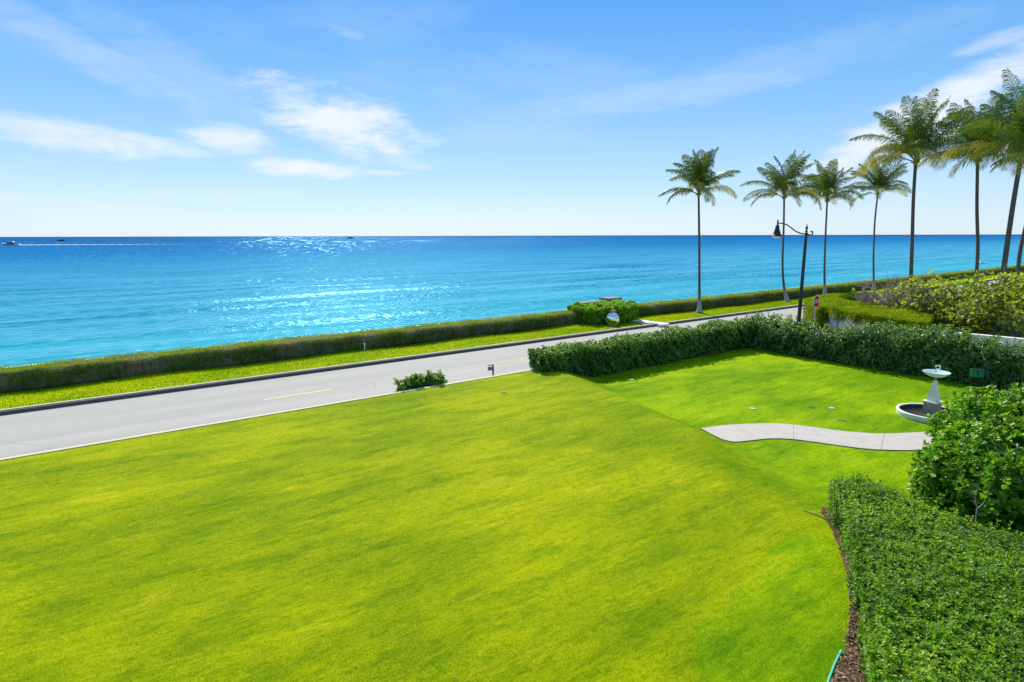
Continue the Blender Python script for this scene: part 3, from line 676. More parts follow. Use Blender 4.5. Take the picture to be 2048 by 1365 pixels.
def pinecore():
    m, t = new_mat('clipped_pine_inside'); co = t.n('ShaderNodeNewGeometry').outputs['Position']
    a = t.noise(co, .7, 4, .6); b = t.noise(t.mapv(co, (1, 1, .35)), 7, 5, .7)
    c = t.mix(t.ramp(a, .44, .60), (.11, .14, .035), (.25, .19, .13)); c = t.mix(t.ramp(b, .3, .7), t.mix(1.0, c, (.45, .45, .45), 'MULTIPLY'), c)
    bp = t.n('ShaderNodeBump', {'Strength': .8, 'Distance': .05, 'Height': b})
    p = t.n('ShaderNodeBsdfPrincipled', {'Base Color': c, 'Roughness': .95, 'Specular IOR Level': .1, 'Normal': bp.outputs[0]}); finish(t, p.outputs[0]); return m
M['pinecore'] = pinecore()
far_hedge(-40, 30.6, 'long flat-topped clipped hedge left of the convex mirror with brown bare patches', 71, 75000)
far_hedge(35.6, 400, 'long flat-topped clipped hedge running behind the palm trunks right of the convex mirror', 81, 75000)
sh = sheet('bed_soil', -120, 420, 32.9, 34.73, 200, 3, M['soil'], lambda s, q: .175+0*s)
# block hedge by the mirror
MSQ = (31.9, 31.15)
blk = [(30.0, 33.2), (30.6, 31.95), (32.2, 31.5), (33.6, 31.45), (34.9, 31.7), (35.7, 32.6), (35.9, 34.4), (30.2, 34.6)]
hedge('block_hedge', blk, .15, lambda x, y: 1.38+.05*wn(np.stack([x, y, x*0], -1), 2, 77), L['sea'], 'bright green leafy block hedge behind the round convex mirror', 3000, 3600, 6, .12, .06, 'oval', .22, 75, .22, .2)

# pine hedge over the neighbour's wall, L shaped
def neigh():
    top = 1.72
    A_ = [atz(x, y, top) for x, y in [(1617, 599), (1640, 611), (1700, 624), (1760, 634), (1850, 645)]]
    B_ = [atz(x, y, top) for x, y in [(1868, 624), (1760, 609), (1700, 603.5), (1672, 598)]]
    C_ = [atz(x, y, top) for x, y in [(1735, 591), (1735, 585), (1650, 591)]]
    poly = A_+B_+C_
    return poly, top, A_
npl, ntop_, frontA = neigh()
hedge('side_hedge', npl, 1.33, lambda x, y: ntop_+.03*wn(np.stack([x, y, x*0], -1), 2, 5), L['pinetop'], 'flat-topped yellow-green pine hedge growing over the white wall at the street corner', 9000, 9000, 6, .16, .03, 'kite', .07, 95, .08, .10, spread=(20, 80), coremat=M['pinecore'])
# hanging foliage and stems beneath it
def corner_foliage():
    out = []
    c = np.array(frontA[0])
    for i in range(5):
        p = W(*(c+(np.array(frontA[1])-c)*(.06+.24*i)+np.array([.15, -.1])), 0); hh = 1.5
        k = 900; t = rng.random(k); th = rng.random(k)*6.28; r = .5*np.sqrt(rng.random(k))
        P = np.stack([p[0]+r*np.cos(th), p[1]+r*np.sin(th), .1+hh*t], 1); out.append(rosettes(P, nrm(np.stack([np.cos(th), np.sin(th), 1+0*th], 1)), 4, .16, .03, 'kite', (20, 70)))
    return out
rt = empty('corner_shrub', W(*(np.array(frontA[0])+np.array([.6, -.3])), 0)); tag(rt, 'soft green pine shrub behind the stop sign at the corner of the hedge', 'shrub')
V, F, Rn = join(corner_foliage()); mesh('foliage', V, F, L['pine'], rt, rnd=Rn)
for i in range(5):
    mb = MB(); p = W(*(np.array(frontA[0])+(np.array(frontA[1])-np.array(frontA[0]))*(.06+.24*i)+np.array([.15, -.1])), 0); mb.tube([p, p+np.array([.05, 0, .8]), p+np.array([.0, .1, 1.5])], [.05, .04, .02], 6)
    mb.build('stem', M['bark'], rt)
# white garden wall
wpts = [frontA[0]]+frontA[1:]; wl = [(a_+.55, b_-.35) for a_, b_ in wpts]
wl = wl[:1]+wl[1:]+[(wl[-1][0]+.9, wl[-1][1]-6), (wl[-1][0]+1.6, wl[-1][1]-16), (wl[-1][0]+2, wl[-1][1]-40)]
wr = empty('garden_wall', W(*wl[2], 0)); tag(wr, 'white garden wall with pale coping across the side street under the pine hedge', 'wall')
wmb = MB(); cmb = MB()
for i in range(len(wl)-1):
    p, q_ = np.array(wl[i]), np.array(wl[i+1]); e = (q_-p)/np.linalg.norm(q_-p); nn2 = np.array([-e[1], e[0]])
    prism(wpoly([tuple(p-nn2*.12), tuple(q_-nn2*.12), tuple(q_+nn2*.12), tuple(p+nn2*.12)]), -.1, 1.18, wmb)
    prism(wpoly([tuple(p-nn2*.18), tuple(q_-nn2*.18), tuple(q_+nn2*.18), tuple(p+nn2*.18)]), 1.181, 1.25, cmb)
wmb.build('wall_face', M['white'], wr); cmb.build('coping', M['coping'], wr)
# thin trunks of the pine hedge in front of the wall
for i, t in enumerate(np.linspace(.12, .95, 7)):
    p0 = np.array([np.interp(t, np.linspace(0, 1, 5), [a_[0] for a_ in frontA]), np.interp(t, np.linspace(0, 1, 5), [a_[1] for a_ in frontA])])+np.array([.05, -.12])
    p = W(p0[0], p0[1], 0); r_ = empty('hedge_pine', p)
    tag(r_, ['slim hedge pine with forked stem nearest the stop sign', 'second hedge pine from the stop sign against the white wall', 'third hedge pine from the stop sign against the white wall', 'middle hedge pine of the row against the white wall',
             'third hedge pine from the sea grapes against the white wall', 'second hedge pine from the sea grapes against the white wall', 'hedge pine nearest the sea grapes at the end of the pine hedge'][i], 'tree', 'hedge pines against the white wall')
    mb = MB(); j = rng.normal(size=6)*.12
    mb.tube([p, p+np.array([j[0], j[1], .7]), p+np.array([j[2], j[3], 1.4])], [.045, .035, .02], 6)
    for sgn in (-1, 1):
        b = p+np.array([j[0], j[1], .7]); mb.tube([b, b+np.array([sgn*.3, .1, .3]), b+np.array([sgn*.55, .0, .65])], [.025, .018, .01], 5)
    mb.build('trunk', M['bark'], r_)
    k = 170; th = rng.random(k)*6.28; rr_ = rng.random(k)*.62; z = rng.uniform(1.0, 1.6, k); z -= 0.1*rr_
    P = np.stack([p[0]+rr_*np.cos(th), p[1]+rr_*np.sin(th)*.7, z], 1)
    V, F, Rn = rosettes(P, nrm(rng.normal(size=P.shape)), 4, .17, .03, 'kite', (20, 70)); mesh('crown', V, F, L['pine'], r_, rnd=Rn)
# driveway inside the L
dp = [atz(x, y, .95) for x, y in [(1690, 607.5), (1735, 606), (1735, 614), (1760, 618), (1800, 622)]]
sheet('driveway', min(p[0] for p in dp)-.5, max(p[0] for p in dp)+3, 16.5, 20.3, 4, 4, M['road'], .93)

# ------------------------------------------------------------------ broad-leaved shrubs near the fountain
def blob_shrub(name, blobs, mat, label, k, l, w, zg, nleaf, group=None, shape='oval', bark='bark', stemn=7, spread=(25, 80), inner=.5):
    c0 = W(blobs[0][0], blobs[0][1], zg); root = empty(name, c0); tag(root, label, 'shrub', group)
    parts = []; mb = MB(); blobs = [(b[0]+.42, b[1]-.34)+tuple(b[2:]) for b in blobs]
    tot = sum(b[3]**2 for b in blobs)
    for s, q, z, r, rz in blobs:
        m_ = int(nleaf*r*r/tot); dr = nrm(rng.normal(size=(m_, 3))); rad = r*(1-.6*rng.random(m_)**1.3)
        lump = 1+.20*wn(dr*3+s, 1.6, int(s*10)); c = W(s, q, z)
        P = c+dr*np.array([1, 1, rz/r])*(rad*lump)[:, None]; P = P[P[:, 2] > zg+.05]
        O = nrm(P-c+np.array([0, 0, .5]))
        parts.append(rosettes(P, O, k, l, w, shape, spread, rr=np.clip(.15+.6*rng.random(len(P))+.2*wn(P, 2, 4), 0, 1)))
        for i in range(stemn):
            e = c+nrm(rng.normal(size=3)+np.array([0, 0, .8]))*r*.8; e[2] = max(e[2], zg+.4); b = c0+np.array([rng.normal()*.12, rng.normal()*.12, 0]); md = (b+e)/2+rng.normal(size=3)*.12
            mb.tube([b, md, e], [.035, .025, .012], 5)
    for s, q, z, r, rz in blobs:
        c = W(s, q, z)
        for i in range(int(26*r)):
            d_ = nrm(rng.normal(size=3)+np.array([0, 0, .7])); b_ = c+d_*np.array([1, 1, rz/r])*r*.88; ln_ = rng.uniform(.15, .42); up_ = nrm(d_+np.array([0, 0, 1.3]))
            if b_[2] < zg+.3: continue
            pts = b_+up_*np.linspace(0, ln_, 5)[:, None]; mb.tube([pts[0], pts[-1]], [.012, .006], 4)
            parts.append(rosettes(pts, np.tile(up_, (5, 1)), 4, l*.9, w*.9, shape, (25, 65), rr=np.full(5, rng.uniform(.35, .95))))
    V, F, Rn = join(parts); mesh('foliage', V, F, mat, root, rnd=Rn); mb.build('stem', M[bark], root)
    return root
g4 = 'broad-leaved shrubs beside the path'
blob_shrub('broad_leaf_shrub', [(15.75, 4.8, .95, .9, 1.0), (16.7, 4.7, 1.25, .9, 1.0), (15.5, 4.0, .9, .9, 1.0)], L['clusia'], 'broad-leaved shrub with dark shaded side directly behind the clipped hedge', 5, .14, .09, .0, 3000, g4)
blob_shrub('broad_leaf_shrub', [(18.75, 5.25, 1.1, 1.1, 1.25), (19.8, 5.5, 1.45, .8, .95)], L['clusia'], 'bright broad-leaved shrub overlapping the bird bath basin, a yellow shoot at its top', 5, .14, .088, .0, 2700, g4)
blob_shrub('broad_leaf_shrub', [(20.3, 4.6, 1.15, 1.2, 1.3), (21.3, 5.0, 1.4, .8, .9)], L['clusia'], 'tallest broad-leaved shrub standing furthest back beside the path', 5, .14, .088, .0, 2400, g4)
blob_shrub('broad_leaf_shrub', [(17.2, 3.6, 1.1, 1.15, 1.1), (18.2, 4.0, 1.35, .95, 1.0)], L['clusia'], 'broad-leaved shrub in the middle of the clump, its white stake showing', 5, .14, .09, .0, 2600, g4)
blob_shrub('broad_leaf_shrub', [(15.3, 2.2, .9, 1.0, 1.15), (16.4, 2.2, 1.1, 1.0, 1.1)], L['clusia'], 'broad-leaved shrub at the right picture edge behind the clipped hedge', 5, .135, .09, .0, 2400, g4)
for i, (x, y, z0, z1, lab) in enumerate([(1931, 890, 1.2, 2.1, 'thin pale support stake poking from the broad-leaved shrubs'),]):
    s, q = atz(x, y, 1.9); p = W(s, q, 0); mb = MB(); mb.tube([p, p+np.array([.02, .01, 2.15])], [.02, .018], 8); o = mb.build('support_stake', M['signw']); tag(o, lab, 'stake')
# bare forked twig standing up from the clipped hedge
s, q = atz(1953, 1020, 1.45); p = W(s, q, 0); mb = MB(); r_ = empty('bare_twig', p); tag(r_, 'pale bare forked twig with a leafy tip rising above the clipped hedge', 'twig')
mb.tube([p+[0, 0, .9], p+[0.0, 0, 1.5], p+[-.06, 0, 1.62], p+[-.09, 0, 1.8]], [.014, .012, .009, .006], 6); mb.tube([p+[0, 0, 1.48], p+[.1, 0, 1.58], p+[.14, 0, 1.68]], [.010, .007, .005], 6)
mb.tube([p+[-.05, 0, 1.6], p+[-.13, 0, 1.64], p+[-.17, 0, 1.66]], [.007, .005, .004], 6); mb.build('stem', M['twig'], r_)
tips = np.array([p+[-.09, 0, 1.8], p+[.14, 0, 1.68], p+[-.09, 0, 1.77]]); V, F, Rn = rosettes(tips, np.tile([0, 0, 1.], (3, 1)), 6, .07, .03); mesh('leaves', V, F, L['near'], r_, rnd=Rn)

# ------------------------------------------------------------------ sea grapes behind the wall
def grape(s, q, r, top, nl, label, twig=False, seed=0):
    g = np.random.default_rng(seed); zg = .9; p = W(s, q, zg); root = empty('sea_grape', p); tag(root, label, 'shrub', 'sea grape shrubs behind the white wall')
    mb = MB(); tips = []
    def br(b, d, ln, rad, lv):
        n_ = 5; pts = [b]; dd = d.copy()
        for i in range(n_): dd = nrm(dd+g.normal(size=3)*.28+np.array([0, 0, .02])); pts.append(pts[-1]+dd*ln/n_)
        mb.tube(pts, np.linspace(rad, rad*.55, n_+1), 6 if lv < 2 else 4, cap=False)
        if lv >= 3: tips.append((pts[-1], dd)); return
        tips.append((pts[-1], dd)) if lv == 2 else None
        for i in range(3 if not twig else 6):
            st = pts[g.integers(2, n_+1)]; nd = nrm(dd*.6+g.normal(size=3)*.75+np.array([0, 0, .15])); br(st, nd, ln*.68, rad*.58, lv+1)
    ht = top-zg
    for i in range(4): th = 6.28*i/4+g.random(); br(p+g.normal(size=3)*[.25, .25, 0], nrm(np.array([math.cos(th)*.9, math.sin(th)*.9, .9])), ht*(.62 if twig else .68), .085, 0)
    mb.build('branches', M['bark'] if not twig else M['twig'], root)
    T = np.array([t[0] for t in tips]); Dd = np.array([t[1] for t in tips]); m_ = nl
    idx = g.integers(0, len(T), m_//2); P1 = T[idx]+g.normal(size=(m_//2, 3))*.28
    dr = nrm(g.normal(size=(m_//2, 3))); rad = (.62+.42*g.random(m_//2)); P2 = W(s, q, zg+ht*.52)+dr*np.array([r, r, ht*.5])*rad[:, None]
    nz = wn(P2, 1.6, seed+3); P2 = P2[(nz > .05) & (P2[:, 2] > zg+ht*((.42 if s > 45.2 else .0)+.2*nz[:]))]
    P = np.concatenate([P1, P2]); P = P[(P[:, 2] < top+.03*wn(P, 3, 2)) & (P[:, 2] > zg)]
    if twig: P = P[P[:, 2] < top-.25]
    if len(P): V, F, Rn = rosettes(P, nrm(g.normal(size=P.shape)*.5+[0, 0, .8]), 3, .17, .15, 'oval', (40, 90), .08); mesh('foliage', V, F, L['grape'], root, rnd=Rn)
def grape_at(px, py, s, top=None):      # the crown top seen at a pixel, placed s metres along the road
    r = ray(px, py); p = r*(s/float(r@D)); return s, float(p@N), H+p[2]
GP = [(1762, 572, 47.5, 1.35, 110, 'half-bare pinkish twiggy sea grape at the street end of the row', True),
      (1800, 562, 47.5, 1.35, 200, 'twiggy sea grape with sparse leaves, second from the street end', True),
      (1845, 556, 47.0, 1.6, 420, 'half-leafless sea grape with thin yellowish leaves in front of the tall thick palm', True),
      (1905, 550, 46.5, 1.7, 900, 'leafy sea grape under the palm with the small white boat beside it', False),
      (1965, 547, 46.0, 1.8, 1000, 'leafy sea grape with dark open trunk between the two rightmost tall palms', False),
      (2025, 546, 45.5, 1.9, 1100, 'dense yellow-green sea grape at the right picture edge behind', False),
      (2070, 560, 44.5, 1.9, 1000, 'lower sea grape at the right picture edge hanging over the white wall', False),
      (1930, 600, 44.6, 1.5, 520, 'low open sea grape just above the white wall with bright lawn showing through', False),
      (1868, 598, 45.0, 1.3, 420, 'low sea grape just behind the end of the pine hedge', False),
      (2000, 596, 44.0, 1.5, 600, 'low sea grape in front of the dark open trunk, near the wall', False)]
for i, (px, py, s, r_, nl, lab, tw) in enumerate(GP):
    s_, q_, tp = grape_at(px, py, s); grape(s_, q_, r_, tp, nl, lab, tw, 100+i)
# gate post at its street end
s_, q_, tp = grape_at(1729, 577, 49); p = W(s_, q_, 0); mb = MB(); mb.tube([p+[0, 0, -.03], p+[0, 0, 1.2], p+[.03, 0, tp-.1], p+[-.05, .02, tp]], [.13, .12, .12, .07], 8); tag(mb.build('wooden_post', M['wood']), 'dark weathered wooden post at the street end of the sea grapes', 'post')

# ------------------------------------------------------------------ palms
def palm(name, ppx, base, pts_px, t, crown_px, flen, label, seed, nf=20, trunk_r=.115, zb=None, bulge=True):
    """base: (px,py) or None; depth t (camera depth of the trunk); pts_px: trunk line in pixels from base to top, all in one upright plane facing the viewer"""
    g = np.random.default_rng(seed)
    P = []
    for x, y in pts_px: r = ray(x, y); P.append(np.array([0, 0, H])+r*(t/1.0))
    P = np.array(P); z0 = zb if zb is not None else .15
    if P[0][2] > z0: # extend down to the ground
        d = (P[0]-P[1]); d = d/abs(d[2]) if d[2] != 0 else np.array([0, 0, -1.]); d[:2] *= .4; P = np.vstack([P[0]+d*(P[0][2]-z0), P])
    else: P[0][2] = z0
    zz = np.linspace(P[0][2], P[-1][2], 60); idx = np.argsort(P[:, 2]); X = np.interp(zz, P[idx, 2], P[idx, 0]); Y = np.interp(zz, P[idx, 2], P[idx, 1])
    for _ in range(40): X[1:-1] = (X[:-2]+2*X[1:-1]+X[2:])/4; Y[1:-1] = (Y[:-2]+2*Y[1:-1]+Y[2:])/4
    C = np.stack([X, Y, zz], 1); root = empty(name, C[0]); tag(root, label, 'palm tree', 'coconut palms along the sea')
    h = zz-zz[0]; rad = trunk_r*(1-.22*h/h[-1])+(.20*np.exp(-h/.5) if bulge else 0)
    CC = []; RR = []
    n_ = int(h[-1]/.09)
    for i in range(n_+1):
        f = i/n_*59; CC.append([np.interp(f, range(60), C[:, j]) for j in range(3)]); RR.append(np.interp(f, range(60), rad)*(1+(.05 if i % 2 else -.04)+g.normal()*.008))
    mb = MB(); mb.tube(CC, RR, 14, cap=False); mb.build('trunk', M['palmtrunk'], root, True)
    top = C[-1]; r0 = rad[-1]
    # crownshaft with sheath bases and a few nuts
    cm = MB(); cm.tube([top-[0, 0, .15], top+[0, 0, .15], top+[0, 0, .5], top+[0, 0, .95]], [r0*1.05, r0*1.5, r0*1.3, r0*.5], 12)
    for i in range(9):
        th = 6.28*i/9; d = np.array([math.cos(th), math.sin(th), 0]); cm.tube([top+[0, 0, .0]+d*r0, top+d*(r0+.14)+[0, 0, .25], top+d*(r0+.2)+[0, 0, .1]], [.05, .04, .02], 5)
    crown = cm.build('crown', M['sheath'], root, True); crown.location = (0, 0, 0)
    ga = 2.39996
    for i in range(nf):
        u = i/(nf-1); el0 = R(88-u*62+g.normal()*5); az_ = i*ga+g.normal()*.25
        ln = flen*(1-.12*abs(u-.5)+g.normal()*.05); droop = R(24+50*u+g.normal()*9)
        hd = np.array([math.cos(az_), math.sin(az_), 0]); st = top+np.array([0, 0, .62-.5*u])+hd*r0*.8
        n_ = 16; pts = [st]; T = []
        for k_ in range(n_): 
            f = k_/n_; e = el0-droop*f**1.35*1.35; d = hd*math.cos(e)+np.array([0, 0, math.sin(e)]); T.append(d); pts.append(pts[-1]+d*ln/n_)
        pts = np.array(pts); T.append(T[-1]); T = np.array(T)
        sd_ = np.cross(hd, [0, 0, 1.]); tw = g.normal()*.35
        K = 58; f = np.linspace(.14, .995, K); pi = f*n_; Pc = np.stack([np.interp(pi, range(n_+1), pts[:, j]) for j in range(3)], 1); Tc = nrm(np.stack([np.interp(pi, range(n_+1), T[:, j]) for j in range(3)], 1))
        VV = []; FF = []; off = 0
        upv = nrm(np.cross(np.tile(sd_, (K, 1)), Tc)); upv = np.where(upv[:, 2:3] < 0, -upv, upv)
        for sg in (-1, 1):
            side_ = sd_*sg*math.cos(tw)+upv*math.sin(tw)*sg
            ll = flen*.27*np.sin(np.pi*np.clip(f*.86+.12, 0, 1))**.55*g.uniform(.88, 1.1, K)
            vdir = nrm(side_*.85+Tc*(.6+.6*f[:, None])+upv*(.2+g.normal(size=(K, 1))*.10)+g.normal(size=(K, 3))*.05); dirs2 = nrm(vdir+np.array([0, 0, -.75])+g.normal(size=(K, 3))*.07); dirs3 = nrm(vdir*.45+np.array([0, 0, -1.2])+g.normal(size=(K, 3))*.1)
            p0 = Pc; p1 = p0+vdir*ll[:, None]*.42; p2 = p1+dirs2*ll[:, None]*.33; p3 = p2+dirs3*ll[:, None]*.27
            wv = Tc*.5; wd = .042*g.uniform(.8, 1.2, K)[:, None]
            V8 = np.stack([p0-wv*wd*.7, p0+wv*wd*.7, p1+wv*wd*1.25, p1-wv*wd*1.25, p2+wv*wd, p2-wv*wd, p3], 1).reshape(-1, 3)
            b = np.arange(K)[:, None]*7+off; FF.append(np.concatenate([b+np.array([[0, 1, 2, 3]]), b+np.array([[3, 2, 4, 5]]), b+np.array([[5, 4, 6, 6]])])); VV.append(V8); off += K*7
        Vl = np.concatenate(VV); Fl = [tuple(x if len(set(x)) == 4 else x[:3]) for x in np.concatenate(FF).tolist()]
        rm = MB(); rm.tube(pts, np.linspace(.034, .008, n_+1), 5, cap=False)
        V = np.concatenate([Vl, np.array(rm.V)]); F = Fl+[tuple(a+len(Vl) for a in f_) for f_ in rm.F]
        old = u > .74 and g.random() < .6
        rr_ = np.concatenate([np.repeat(g.random(K*2)*.5+.3*g.random(), 7), np.full(len(rm.V), .95)])
        fo = mesh('frond', V-np.array(root.location), F, L['palmold'] if old else L['palm'], crown, rnd=rr_, rel=False)
def palmtrunk():
    m, t = new_mat('palm_trunk_bark'); co = t.n('ShaderNodeTexCoord').outputs['Object']; z = t.n('ShaderNodeSeparateXYZ', {0: co}).outputs[2]
    ring = t.m('SINE', t.m('ADD', t.m('MULTIPLY', z, 46.0), t.m('MULTIPLY', t.noise(co, 2.5, 3), 7.0))); nz = t.noise(co, 9, 5, .7)
    c = t.mix(nz, (.085, .062, .050), (.22, .175, .145)); c = t.mix(t.m('MULTIPLY', t.ramp(ring, .3, .95), .5), c, (.055, .040, .034))
    lowz = t.ramp(t.m('ADD', z, t.m('MULTIPLY', nz, .8)), .9, 2.3); c = t.mix(lowz, t.mix(nz, (.34, .31, .29), (.52, .48, .45)), c)
    b = t.n('ShaderNodeBump', {'Strength': .6, 'Distance': .03, 'Height': t.m('ADD', ring, nz)})
    p = t.n('ShaderNodeBsdfPrincipled', {'Base Color': c, 'Roughness': .9, 'Specular IOR Level': .2, 'Normal': b.outputs[0]}); finish(t, p.outputs[0]); return m
M['palmtrunk'] = palmtrunk(); M['sheath'] = simple('palm_sheath', (.30, .24, .05), .6, var=.45, scale=6)
def tdepth(px, q): r = ray(px, 560); return q/float(r@N)
palm('coconut_palm', 0, 0, [(1399, 625), (1399, 560), (1399, 480), (1398, 392)], tdepth(1399, 32.2), 0, 3.7, 'coconut palm standing alone, leftmost, left of the street lamp', 1, 26)
palm('coconut_palm', 0, 0, [(1575, 606), (1567, 575), (1565, 520), (1568, 460), (1569, 398)], tdepth(1572, 32.2), 0, 4.2, 'coconut palm whose curved trunk passes just behind the lamp arm', 2, 27)
palm('coconut_palm', 0, 0, [(1650, 592), (1649, 540), (1651, 480), (1655, 405)], tdepth(1650, 32.3), 0, 4.1, 'slender coconut palm just right of the street lamp, above the stop sign', 3, 25)
palm('coconut_palm', 0, 0, [(1748, 583), (1747, 520), (1750, 440), (1756, 390)], tdepth(1748, 32.3), 0, 4.1, 'coconut palm with the small low crown under the long left frond of the big palm', 4, 23)
palm('coconut_palm', 0, 0, [(1822, 560), (1825, 480), (1827, 400), (1832, 328)], 46.5, 0, 5.0, 'tall coconut palm with the big full crown, rising behind the twiggy shrubs', 15, 31, .145, .9, False)
palm('coconut_palm', 0, 0, [(1953, 550), (1957, 500), (1954, 420), (1956, 325)], 47, 0, 4.9, 'coconut palm with broad ragged crown beside the small white boat', 6, 26, .14, .9, False)
palm('coconut_palm', 0, 0, [(2007, 545), (2016, 480), (2028, 400), (2041, 325)], 38.5, 0, 5.0, 'thick coconut palm leaning right, its tall crown cut by the picture edge', 7, 29, .165, .9, False)
palm('coconut_palm', 0, 0, [(2036, 545), (2040, 500), (2052, 450), (2090, 340)], 43, 0, 4.0, 'coconut palm of which only the leaning lower trunk shows at the right edge', 8, 18, .14, .9, False)

# ------------------------------------------------------------------ street lamp
def lamp():
    r = ray(1597, 650); t = 21.55/float(r@N); p = r*t; p[2] = 0; root = empty('street_lamp', p); tag(root, 'black post street lamp with curved arm and bell shade over the road', 'street lamp')
    z = np.array([0, 0, 1.]); mb = MB()
    mb.lathe(p, [(.24, 0), (.24, .06), (.20, .10), (.20, .55), (.23, .60), (.23, .66), (.15, .78), (.13, .95)], 16); mb.build('base', M['black'], root, False)
    mb = MB(); mb.lathe(p, [(.125, .9), (.12, 2.6), (.10, 6.3), (.085, 6.85), (.12, 6.87), (.12, 6.93), (.07, 6.98), (.05, 7.02)], 16); mb.build('pole', M['black'], root, True)
    mb = MB(); mb.lathe(p, [(.05, 7.0), (.10, 7.08), (.04, 7.18), (.09, 7.28), (.075, 7.38), (.03, 7.45), (.035, 7.52), (.0, 7.62)], 12); mb.build('finial', M['black'], root, True)
    d = N.copy(); A = lambda a, h: p+d*a+z*h
    pts = [A(-.38, 7.08), A(-.46, 6.98), A(-.40, 6.86), A(-.25, 6.84), A(0, 6.90), A(.35, 6.93), A(.75, 7.08), A(1.15, 7.36), A(1.5, 7.58), A(1.9, 7.68), A(2.12, 7.66)]
    mb = MB(); mb.tube(pts, .045, 8); mb.tube([A(-.44, 7.02), A(-.34, 7.1), A(-.3, 7.02)], .05, 8); mb.build('arm', M['black'], root, True)
    c = A(2.15, 0); sh = MB(); sh.lathe(c, [(.0, 8.02), (.03, 7.9), (.07, 7.78), (.05, 7.7), (.06, 7.56), (.12, 7.5), (.16, 7.42), (.12, 7.36), (.17, 7.26), (.20, 7.12), (.24, 6.98), (.34, 6.82), (.42, 6.76), (.42, 6.74), (.36, 6.77), (.2, 6.95)], 20)
    lo_ = sh.build('lamp_shade', M['black'], root, True)
    g = MB(); g.lathe(c, [(.33, 6.765), (.33, 6.72), (.22, 6.64), (.0, 6.6)], 20); g.build('lamp_lens', M['signw'], root, True)
lamp()

# ------------------------------------------------------------------ stop sign
def stop():
    r = ray(1632, 603); t = 37.4; p = r*t; zc = H+p[2]; p[2] = 0; root = empty('stop_sign', p); tag(root, 'red octagonal stop sign on a slim pale post at the street corner', 'sign')
    mb = MB(); mb.box(p+[0, 0, (zc+.3)/2], (.07, .05, zc+.3), math.atan2(D[1], D[0])); mb.build('post', M['steel'], root)
    ex = D.copy(); ez = np.array([0, 0, 1.]); ey = -N.copy()   # face looks towards -N
    c = p+ez*zc+ey*.035
    def octo(rad, off, th): 
        m_ = MB(); V = []
        for o_ in (off, off+th):
            for k_ in range(8): a = R(22.5+45*k_); V.append(c+ex*rad*math.cos(a)+ez*rad*math.sin(a)+ey*o_)
        return m_.add(V, [tuple(range(8)), tuple(range(15, 7, -1))]+[(k_, (k_+1) % 8, 8+(k_+1) % 8, 8+k_) for k_ in range(8)])
    octo(.42, 0, .006).build('sign_border', M['signw'], root); octo(.385, .0085, .003).build('sign_face', M['red'], root)
    cu = bpy.data.curves.new('t', 'FONT'); cu.body = 'STOP'; cu.size = .34; cu.align_x = 'CENTER'; cu.align_y = 'CENTER'; cu.extrude = .002; cu.offset = .001
    to = bpy.data.objects.new('t', cu); scene.collection.objects.link(to); bpy.context.view_layer.update()
    me = bpy.data.meshes.new_from_object(to.evaluated_get(bpy.context.evaluated_depsgraph_get())); bpy.data.objects.remove(to)
    Vt = np.array([v.co for v in me.vertices]); Vt[:, 1] *= 1.12; Wt = c+Vt[:, :1]*.83*ex+Vt[:, 1:2]*ez+(Vt[:, 2:3]+.0155)*ey
    mesh('sign_text', Wt, [tuple(f.vertices) for f in me.polygons], M['signw'], root)
stop()

# ------------------------------------------------------------------ convex mirror
def cmirror():
    s, z = atq(1225.5, 638, 31.0); p = W(s, 31.0, 0); root = empty('convex_mirror', p); tag(root, 'round convex traffic mirror low in front of the bright block hedge', 'mirror')
    ax = nrm(np.array([-.30, -.92, .0])); c = W(s, 31.0, z); 
    ph = np.linspace(0, R(38), 10); Rr = .47/math.sin(R(38))
    mb = MB(); mb.lathe(c, [(Rr*math.sin(a), Rr*math.cos(a)-Rr*math.cos(R(38))) for a in ph[::-1]], 40, ax); mb.build('mirror_face', M['mirror'], root, True)
    mb = MB(); mb.lathe(c, [(.465, .0), (.50, .012), (.51, -.01), (.49, -.05), (.0, -.06)], 40, ax); mb.build('rim', M['steel'], root, True)
    mb = MB(); q0 = c-ax*.09; mb.tube([np.array([q0[0], q0[1], .1]), q0+[0, 0, .45]], .035, 10); mb.build('post', M['wood'], root)
    mb = MB(); mb.box(c-ax*.13+[0, 0, .55], (.5, .12, .22), math.atan2(D[1], D[0])); mb.build('backing_board', M['wood'], root)
cmirror()
# beach stair head behind the block hedge
rs = empty('beach_stair', W(36.3, 35.8, 0)); tag(rs, 'grey stone head of the beach stair rising behind the block hedge', 'stair')
mb = MB(); strip_prism(mb, 35.2, 36.8, 35.05, 36.2, -4.5, 1.62); strip_prism(mb, 36.802, 37.3, 35.2, 36.0, -4.5, 1.30); mb.build('parapet', M['grey'], rs)
mb = MB(); strip_prism(mb, 33.6, 35.198, 35.3, 35.9, -4.5, 1.43); mb.build('landing', M['grey'], rs)
mb = MB(); strip_prism(mb, 32.2, 33.59, 35.3, 35.8, 1.22, 1.42); mb.build('timber_rail', M['wood'], rs)

# ------------------------------------------------------------------ small sign by the lawn wall
def house_sign():
    s, z = atq(986, 729, 21.5); p = W(s, 21.5, 0); root = empty('hanging_sign', p); tag(root, 'small dark hanging sign on a short post at the near road edge', 'sign')
    mb = MB(); mb.box(p+[0, 0, z/2], (.07, .07, z)); mb.build('post', M['black'], root)
    mb = MB(); mb.box(p+[-.10, 0, z-.03], (.28, .035, .04)); mb.build('arm', M['black'], root)
    mb = MB(); mb.box(p+[-.14, 0, z-.19], (.20, .02, .17)); mb.build('panel', M['panelgrey'], root)
M['panelgrey'] = simple('grey_panel', (.16, .16, .18), .5)
house_sign()
